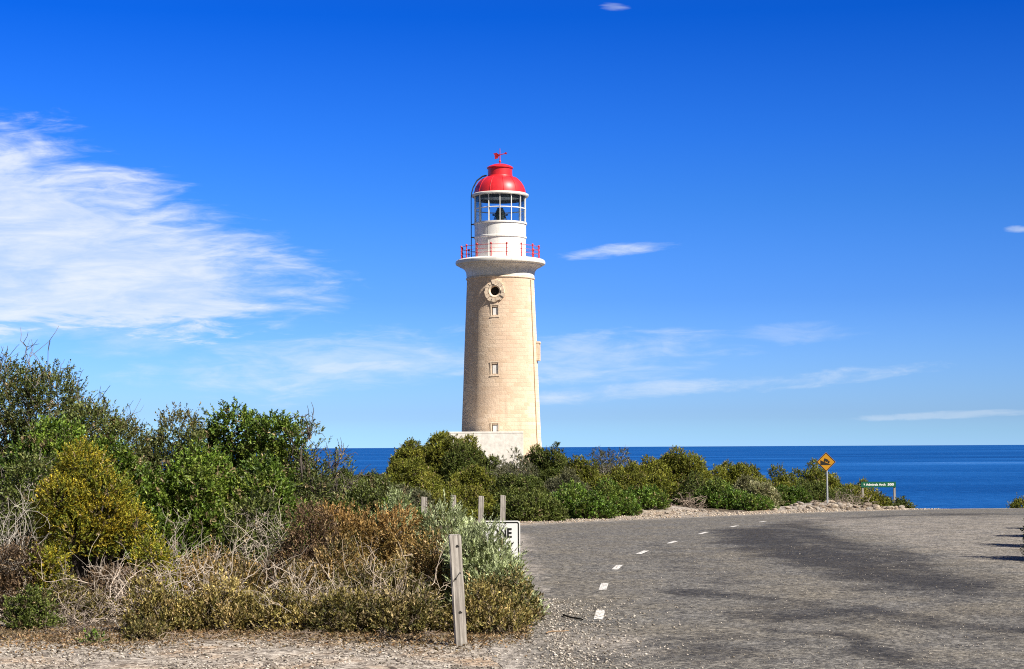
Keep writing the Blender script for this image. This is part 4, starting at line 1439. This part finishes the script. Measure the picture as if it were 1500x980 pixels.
# ------------------------------------------------------------------ near thicket on the left
NEAR = [
    ('shrub', 10, 105, 522, 13.2, 'dull', dict(bare=90, bark=(.17, .15, .13), bare_r=.010), 'tall dull green shrub with bare grey shoots at the left edge'),
    ('shrub', 122, 74, 590, 12.6, 'dull', dict(bare=30), 'dull green shrub sloping down right of the tallest one'),
    ('shrub', 60, 90, 610, 11.6, 'glossy', dict(bare=20), 'deep green shrub behind the golden bush'),
    ('shrub', 246, 62, 598, 14.0, 'dull', dict(top=(.14, .12, .05, .7)), 'round green shrub with pale brown tips below the cloud'),
    ('shrub', 345, 62, 592, 14.2, 'glossy', {}, 'tallest bright green shrub of the middle group'),
    ('shrub', 405, 50, 606, 13.8, 'glossy', dict(bare=20), 'green shrub left of the bare branches'),
    ('shrub', 268, 95, 655, 11.8, 'glossy', {}, 'broad glossy green shrub right of the golden bush'),
    ('shrub', 375, 85, 668, 12.0, 'glossy', {}, 'glossy green shrub in the centre of the near thicket'),
    ('shrub', 180, 60, 640, 12.2, 'glossy', {}, 'green shrub showing above the golden bush'),
    ('shrub', 470, 44, 610, 13.4, 'dull', dict(leafy=.2, bare=110, bark=(.10, .085, .075), bare_r=.011), 'nearly leafless dark branching shrub beside the sea gap'),
    ('shrub', 470, 62, 690, 12.6, 'dull', {}, 'dull green shrub under the leafless branches'),
    ('shrub', 545, 55, 704, 12.8, 'dull', {}, 'spreading green shrub behind the rust coloured mound'),
    ('shrub', 595, 40, 735, 11.4, 'green', dict(lsize=.7), 'small green shrub left of the silver one'),
    ('shrub', 5, 75, 668, 10.4, 'dull', dict(leafy=.55, bare=60, bark=(.26, .23, .20)), 'half bare grey-green shrub low at the left edge'),
    ('golden_bush', 132, 62, 645, 9.9, 'yellow', dict(crown_lift=.46, lr=.16, nl=30, ragged=.32, bark=(.05, .04, .035), ry=.9), 'golden yellow bush on a dark forked trunk'),
    ('golden_bush', 72, 36, 802, 9.0, 'yellow', dict(ry=.8), 'small golden bush below the big golden one'),
    ('shrub', 54, 42, 860, 8.15, 'darkgreen', dict(lsize=.5, leafy=.9, nl=40), 'small dark green cushion at the gravel edge on the left'),
    ('shrub', 228, 36, 784, 9.0, 'yellow', dict(leafy=.7), 'small olive yellow shrub among dead sticks'),
    ('shrub', 380, 60, 726, 10.4, 'dull', dict(leafy=.5, bare=50, bark=(.3, .26, .22)), 'thin grey twiggy shrub before the glossy green one'),
    ('shrub', 535, 108, 743, 9.5, 'rust', dict(top=(.35, .205, .072, .58), nl=60), 'wide rust coloured mound of low scrub'),
    ('shrub', 446, 46, 738, 9.3, 'deadleaf', dict(bare=50, bark=(.12, .08, .06)), 'dead brown bush left of the rust coloured mound'),
    ('shrub', 622, 66, 785, 8.9, 'rust', {}, 'brown olive scrub left of the thick timber post'),
    ('shrub', 490, 80, 795, 8.7, 'rust', dict(bare=30, bark=(.3, .25, .2)), 'brown olive scrub at the foot of the dead bush'),
    ('shrub', 560, 75, 822, 8.35, 'brownolive', dict(bare=30, bark=(.3, .25, .2)), 'low brown olive scrub in the middle near the gravel'),
    ('shrub', 320, 80, 800, 9.2, 'rust', dict(leafy=.8, bare=50, bark=(.33, .27, .22)), 'brown scrub caught in the pale tangle of dead sticks'),
    ('shrub', 185, 60, 828, 8.9, 'deadleaf', dict(leafy=.9, bare=40, bark=(.3, .24, .2)), 'brown withered scrub at the foot of the golden bush trunk'),
    ('shrub', 20, 50, 790, 9.0, 'deadleaf', dict(leafy=.9, bare=40, bark=(.3, .26, .22)), 'brown withered scrub at the left edge under the grey branches'),
    ('shrub', 110, 45, 848, 8.5, 'brownolive', dict(leafy=.9, bare=40, bark=(.26, .21, .17)), 'thin brown scrub between the dark green cushion and the straw scrub'),
    ('shrub', 240, 56, 850, 8.0, 'tan', dict(ry=.7), 'straw coloured scrub at the gravel edge, left end'),
    ('shrub', 325, 70, 846, 8.1, 'tan', dict(ry=.7), 'straw coloured scrub below the pale dead sticks'),
    ('shrub', 410, 62, 862, 8.05, 'tan', dict(ry=.7), 'straw coloured scrub at the gravel edge, middle'),
    ('shrub', 505, 60, 868, 7.95, 'brownolive', dict(ry=.7, top=(.21, .17, .05, .6)), 'brownish scrub at the gravel edge under the rust mound'),
    ('shrub', 595, 58, 866, 7.9, 'brownolive', dict(ry=.7), 'dark scrub at the gravel edge left of the thick post'),
    ('shrub', 715, 58, 852, 7.9, 'tan', dict(ry=.7), 'straw coloured scrub right of the thick post'),
    ('silver_bush', 668, 54, 742, 9.4, 'silver', dict(ry=.8), 'silver leaved bush behind the thick timber post'),
    ('silver_bush', 705, 40, 767, 8.7, 'silver', dict(ry=.8, top=(.30, .34, .2, .5)), 'silver green bush covering the left half of the black bordered sign'),
    ('silver_bush', 740, 36, 826, 8.4, 'silver', dict(ry=.8), 'lower silver green bush at the road edge under the black bordered sign'),
    ('silver_bush', 580, 28, 724, 10.2, 'silver', {}, 'small silver tuft above the rust coloured mound'),
    ('shrub', 738, 44, 838, 8.25, 'brownolive', {}, 'dark brown skirt of scrub under the lower silver bush'),
    ('shrub', 215, 26, 912, 7.65, 'brownolive', dict(lsize=.8), 'lowest straggling scrub at the gravel edge, far left'),
    ('sprig', 140, 14, 922, 7.55, 'green', dict(lsize=.45, nl=8), 'tiny green sprig alone on the gravel'),
    ('shrub', 1546, 38, 690, 12.6, 'dull', dict(leafy=.8, bare=140, nl=40, lr=.14, ry=1.6), 'nearest twiggy shrub at the right frame edge, throwing spiky shadows'),
    ('shrub', 1550, 40, 684, 14.2, 'dull', dict(leafy=.8, bare=140, nl=40, lr=.14, ry=1.6), 'second twiggy shrub at the right frame edge beside the road'),
    ('shrub', 1548, 38, 688, 15.8, 'dull', dict(leafy=.8, bare=120, nl=34, lr=.14, ry=1.6), 'third twiggy shrub at the right frame edge, up the road'),
    ('shrub', 1548, 34, 696, 17.4, 'dull', dict(leafy=.8, bare=100, nl=30, lr=.14, ry=1.6), 'farthest twiggy shrub at the right frame edge below the crest'),
]
for i, (nm, px, hw, yt, D, sp, kw, lab) in enumerate(NEAR):
    bush(nm, lab, 'shrub' if nm != 'sprig' else 'plant', px, hw, yt, D, sp, group='shrubs of the near thicket', seed=300 + i, **kw)

DEAD = [
    (320, 95, 790, 8.55, 46, (.48, .41, .34), 'pale tangle of dead sticks above the straw scrub'),
    (190, 80, 808, 8.55, 40, (.44, .37, .31), 'dead sticks around the golden bush trunk'),
    (12, 55, 715, 9.4, 42, (.46, .42, .37), 'grey dead branches at the left edge'),
    (95, 70, 855, 8.35, 48, (.36, .30, .25), 'brown dead sticks above the dark green cushion'),
    (395, 50, 735, 9.4, 30, (.50, .44, .36), 'curved pale dead stems before the glossy shrubs'),
    (560, 90, 790, 8.2, 46, (.40, .33, .26), 'dead stems woven through the rust mound'),
    (450, 60, 820, 8.1, 46, (.50, .43, .35), 'pale dead stems at the foot of the dead brown bush'),
    (250, 60, 748, 9.6, 30, (.44, .39, .33), 'pale dead sticks below the broad glossy shrub'),
]
for i, (px, hw, yt, D, n, c_, lab) in enumerate(DEAD):
    brush('dead_brush', lab, 'dead branches', px, hw, yt, D, 40 + i, n=n, base=c_, group='dead brush in the near thicket')
brush('dead_brush', 'flat pile of dark twigs lying on the gravel at the left', 'dead branches', 120, 45, 900, 7.9, 61, n=26, base=(.16, .13, .11), up=.25, group='dead brush in the near thicket')
for px, lab, sd in ((285, 'flat scatter of broken twigs at the foot of the straw scrub', 71), (452, 'flat scatter of broken twigs on the gravel below the brownish scrub', 72),
                    (610, 'flat scatter of broken twigs on the gravel left of the thick post', 73)):
    brush('dead_brush', lab, 'dead branches', px, 55, 915, 7.62, sd, n=22, base=(.24, .19, .15), up=.12, r=.004, group='dead brush in the near thicket')
brush('dead_brush', 'grey roots and dead branches on the sandy bank', 'dead branches', 1005, 32, 722, 25.8, 62, n=34, base=(.25, .20, .16), r=.012, group='dead brush across the road')
brush('dead_brush', 'bleached dead branches between the amber sign and the rocks', 'dead branches', 1236, 30, 718, 30.4, 63, n=34, base=(.28, .23, .19), r=.012, group='dead brush across the road')

# ------------------------------------------------------------------ rocks
rocks = []
for s in range(7):
    rn = random.Random(s + 50)
    bm = bmesh.new()
    bmesh.ops.create_icosphere(bm, subdivisions=2, radius=.5)
    pl = [(Vector((rn.uniform(-1, 1), rn.uniform(-1, 1), rn.uniform(-1, 1))).normalized(), rn.uniform(.26, .42)) for _ in range(9)]
    for v in bm.verts:
        for n, d in pl:
            e = v.co.dot(n) - d
            if e > 0: v.co -= n * e * .9
        v.co += Vector((rn.uniform(-1, 1), rn.uniform(-1, 1), rn.uniform(-1, 1))) * .018
    bm.normal_update()
    me = bpy.data.meshes.new('rock')
    bm.to_mesh(me)
    bm.free()
    me.materials.append(M_LIME)
    rocks.append(me)
rn = random.Random(77)
NR = 0
def lay_rock(i, sal, t, sz, label, group):
    x_ = EDGE_P[0] + EDGE_D[0] * sal + EDGE_N[0] * t
    y_ = (EDGE_P[1] + EDGE_D[1] * sal + EDGE_N[1] * t) * K
    o = bpy.data.objects.new('rock', rocks[i % 7])
    o.scale = (sz * rn.uniform(.9, 1.6), sz * rn.uniform(.8, 1.3), sz * rn.uniform(.55, .9))
    o.rotation_euler = (rn.uniform(-.4, .4), rn.uniform(-.4, .4), rn.uniform(0, 6.28))
    o.location = (x_, y_, tzf(x_, y_) + sz * .14)
    link(o)
    tag(o, label, 'rock', group)


for i in range(200):
    sal = rn.triangular(9.2, 16.3, 13.6)
    t = abs(rn.gauss(.25, 1.0)) + .12
    lay_rock(i, sal, min(t, 2.9), .05 + .20 * rn.random() ** 1.8 * (1.15 if sal > 11.5 else .7), 'pale limestone rock in the heap on the verge by the signs', 'pale limestone rocks on the verge')
for i in range(46):
    lay_rock(i, rn.uniform(4.3, 7.5), rn.uniform(.2, 2.2), rn.uniform(.04, .15), 'small sandy rock on the bare bank between the roadside shrubs', 'sandy rocks on the bank')


# ------------------------------------------------------------------ pebbles, litter and sticks
def pebbles(name, label, cat, n, sampler, smin, smax, pal, seed):
    rng = np.random.default_rng(seed)
    P = sampler(rng, n)
    n = len(P)
    oct_ = np.array([(1, 0, 0), (-1, 0, 0), (0, 1, 0), (0, -1, 0), (0, 0, 1), (0, 0, -1)], float)
    f = np.array([(0, 2, 4), (2, 1, 4), (1, 3, 4), (3, 0, 4), (2, 0, 5), (1, 2, 5), (3, 1, 5), (0, 3, 5)])
    sc = (smin + (smax - smin) * rng.random((n, 1, 1)) ** 2.2) * np.array([1, .8, .55])
    v = oct_[None] * sc * (0.75 + .5 * rng.random((n, 6, 3)))
    v[:, :, :2] += (rng.random((n, 6, 2)) - .5) * sc[:, :, :1] * .6
    a_ = rng.random(n) * 6.28
    ca, sa = np.cos(a_)[:, None], np.sin(a_)[:, None]
    x_, y_ = v[..., 0] * ca - v[..., 1] * sa, v[..., 0] * sa + v[..., 1] * ca
    v[..., 0], v[..., 1] = x_, y_
    v += P[:, None]
    t = (np.arange(n)[:, None, None] * 6 + f[None]).reshape(-1, 3)
    pal = np.array(pal)
    c_ = pal[rng.integers(0, len(pal), n)] * (.75 + .5 * rng.random((n, 1)))
    o = obj(name, mesh_np(name, v.reshape(-1, 3), tris=t, tint=np.repeat(c_, 6, 0), mat=M_DRY))
    return tag(o, label, cat, kind='stuff')


def gravel_pts(rng, n):
    y_ = (5.6 + 4.0 * rng.random(n) ** 1.4) * K
    x_ = -5.4 + 5.9 * rng.random(n)
    x_ = np.where(rng.random(n) < .12, .3 + np.abs(rng.normal(size=n)) * .45, x_)
    return np.stack([x_, y_, tz(x_, y_) + .004 + (x_ > .1) * .004], -1)


def road_pts(rng, n):
    y_ = (5.6 + 9 * rng.random(n) ** 1.5) * K
    x_ = .4 + rng.random(n) * (y_ / K * .62)
    return np.stack([x_, y_, tz(x_, y_) + .006], -1)


def verge_pts(rng, n):
    s = rng.random(n) * 17
    t = -.5 + 1.6 * rng.random(n)
    x_ = EDGE_P[0] + EDGE_D[0] * s + EDGE_N[0] * t
    y_ = (EDGE_P[1] + EDGE_D[1] * s + EDGE_N[1] * t) * K
    return np.stack([x_, y_, tz(x_, y_) + .01], -1)


PALG = [(.28, .25, .21), (.20, .175, .145), (.38, .34, .30), (.13, .11, .095), (.46, .42, .37)]
pebbles('gravel', 'loose pale gravel along the foot of the near thicket', 'gravel', 26000, gravel_pts, .004, .020, PALG, 5)
pebbles('road_grit', 'loose grit scattered on the asphalt', 'gravel', 5000, road_pts, .003, .011, PALG, 6)
pebbles('verge_gravel', 'pale gravel along the far road verge', 'gravel', 3500, verge_pts, .008, .04, [(.50, .43, .35), (.38, .32, .25), (.28, .22, .17)], 7)

rng = np.random.default_rng(8)
n = 11000
x_ = -5.2 + 5.35 * rng.random(n)
y_ = (7.65 + .16 * np.sin(x_ * 2.1) + rng.normal(size=n) * .22 + .5 * rng.random(n)) * K
P = np.stack([x_, y_, tz(x_, y_) + .012], -1)
A = unit(np.stack([rng.normal(size=n), rng.normal(size=n), np.abs(rng.normal(size=n)) * .25], -1))
pal = np.array([(.22, .13, .06), (.16, .12, .06), (.30, .22, .13), (.10, .07, .04)])
v, t, ti = leaf_cards(rng, P, A, 2, .032, .012, .03, .6, pal[rng.integers(0, 4, n)])
o = obj('leaf_litter', mesh_np('leaf_litter', v, tris=t, tint=ti, mat=M_MATTE))
tag(o, 'dry leaf litter under the near thicket', 'leaf litter', kind='stuff')


def stick(label, p0, p1, r, col_, seed):
    a_, b_ = ground_px(*p0), ground_px(*p1)
    rng = np.random.default_rng(seed)
    A = np.array([(a_.x, a_.y, a_.z + r + .006)])
    B = np.array([(b_.x, b_.y, b_.z + r + .012)])
    P = wander(rng, A, B, 8, .16)
    P[..., 2] = np.clip(P[..., 2], min(A[0, 2], B[0, 2]), max(A[0, 2], B[0, 2]) + .01)
    parts = [(P, np.array([r]), np.array([r * .6]))]
    me = stack_tubes(parts, 'stick', M_DRY, 6, [np.array([col_])])
    o = obj('stick', me)
    return tag(o, label, 'stick')


stick('brown stick lying on the gravel right of the straw scrub', (800, 929.5), (833, 927), .007, (.30, .20, .12), 1)
stick('black crooked stick lying on the asphalt left of the nearest dash', (826, 904), (853, 911), .012, (.03, .027, .025), 2)
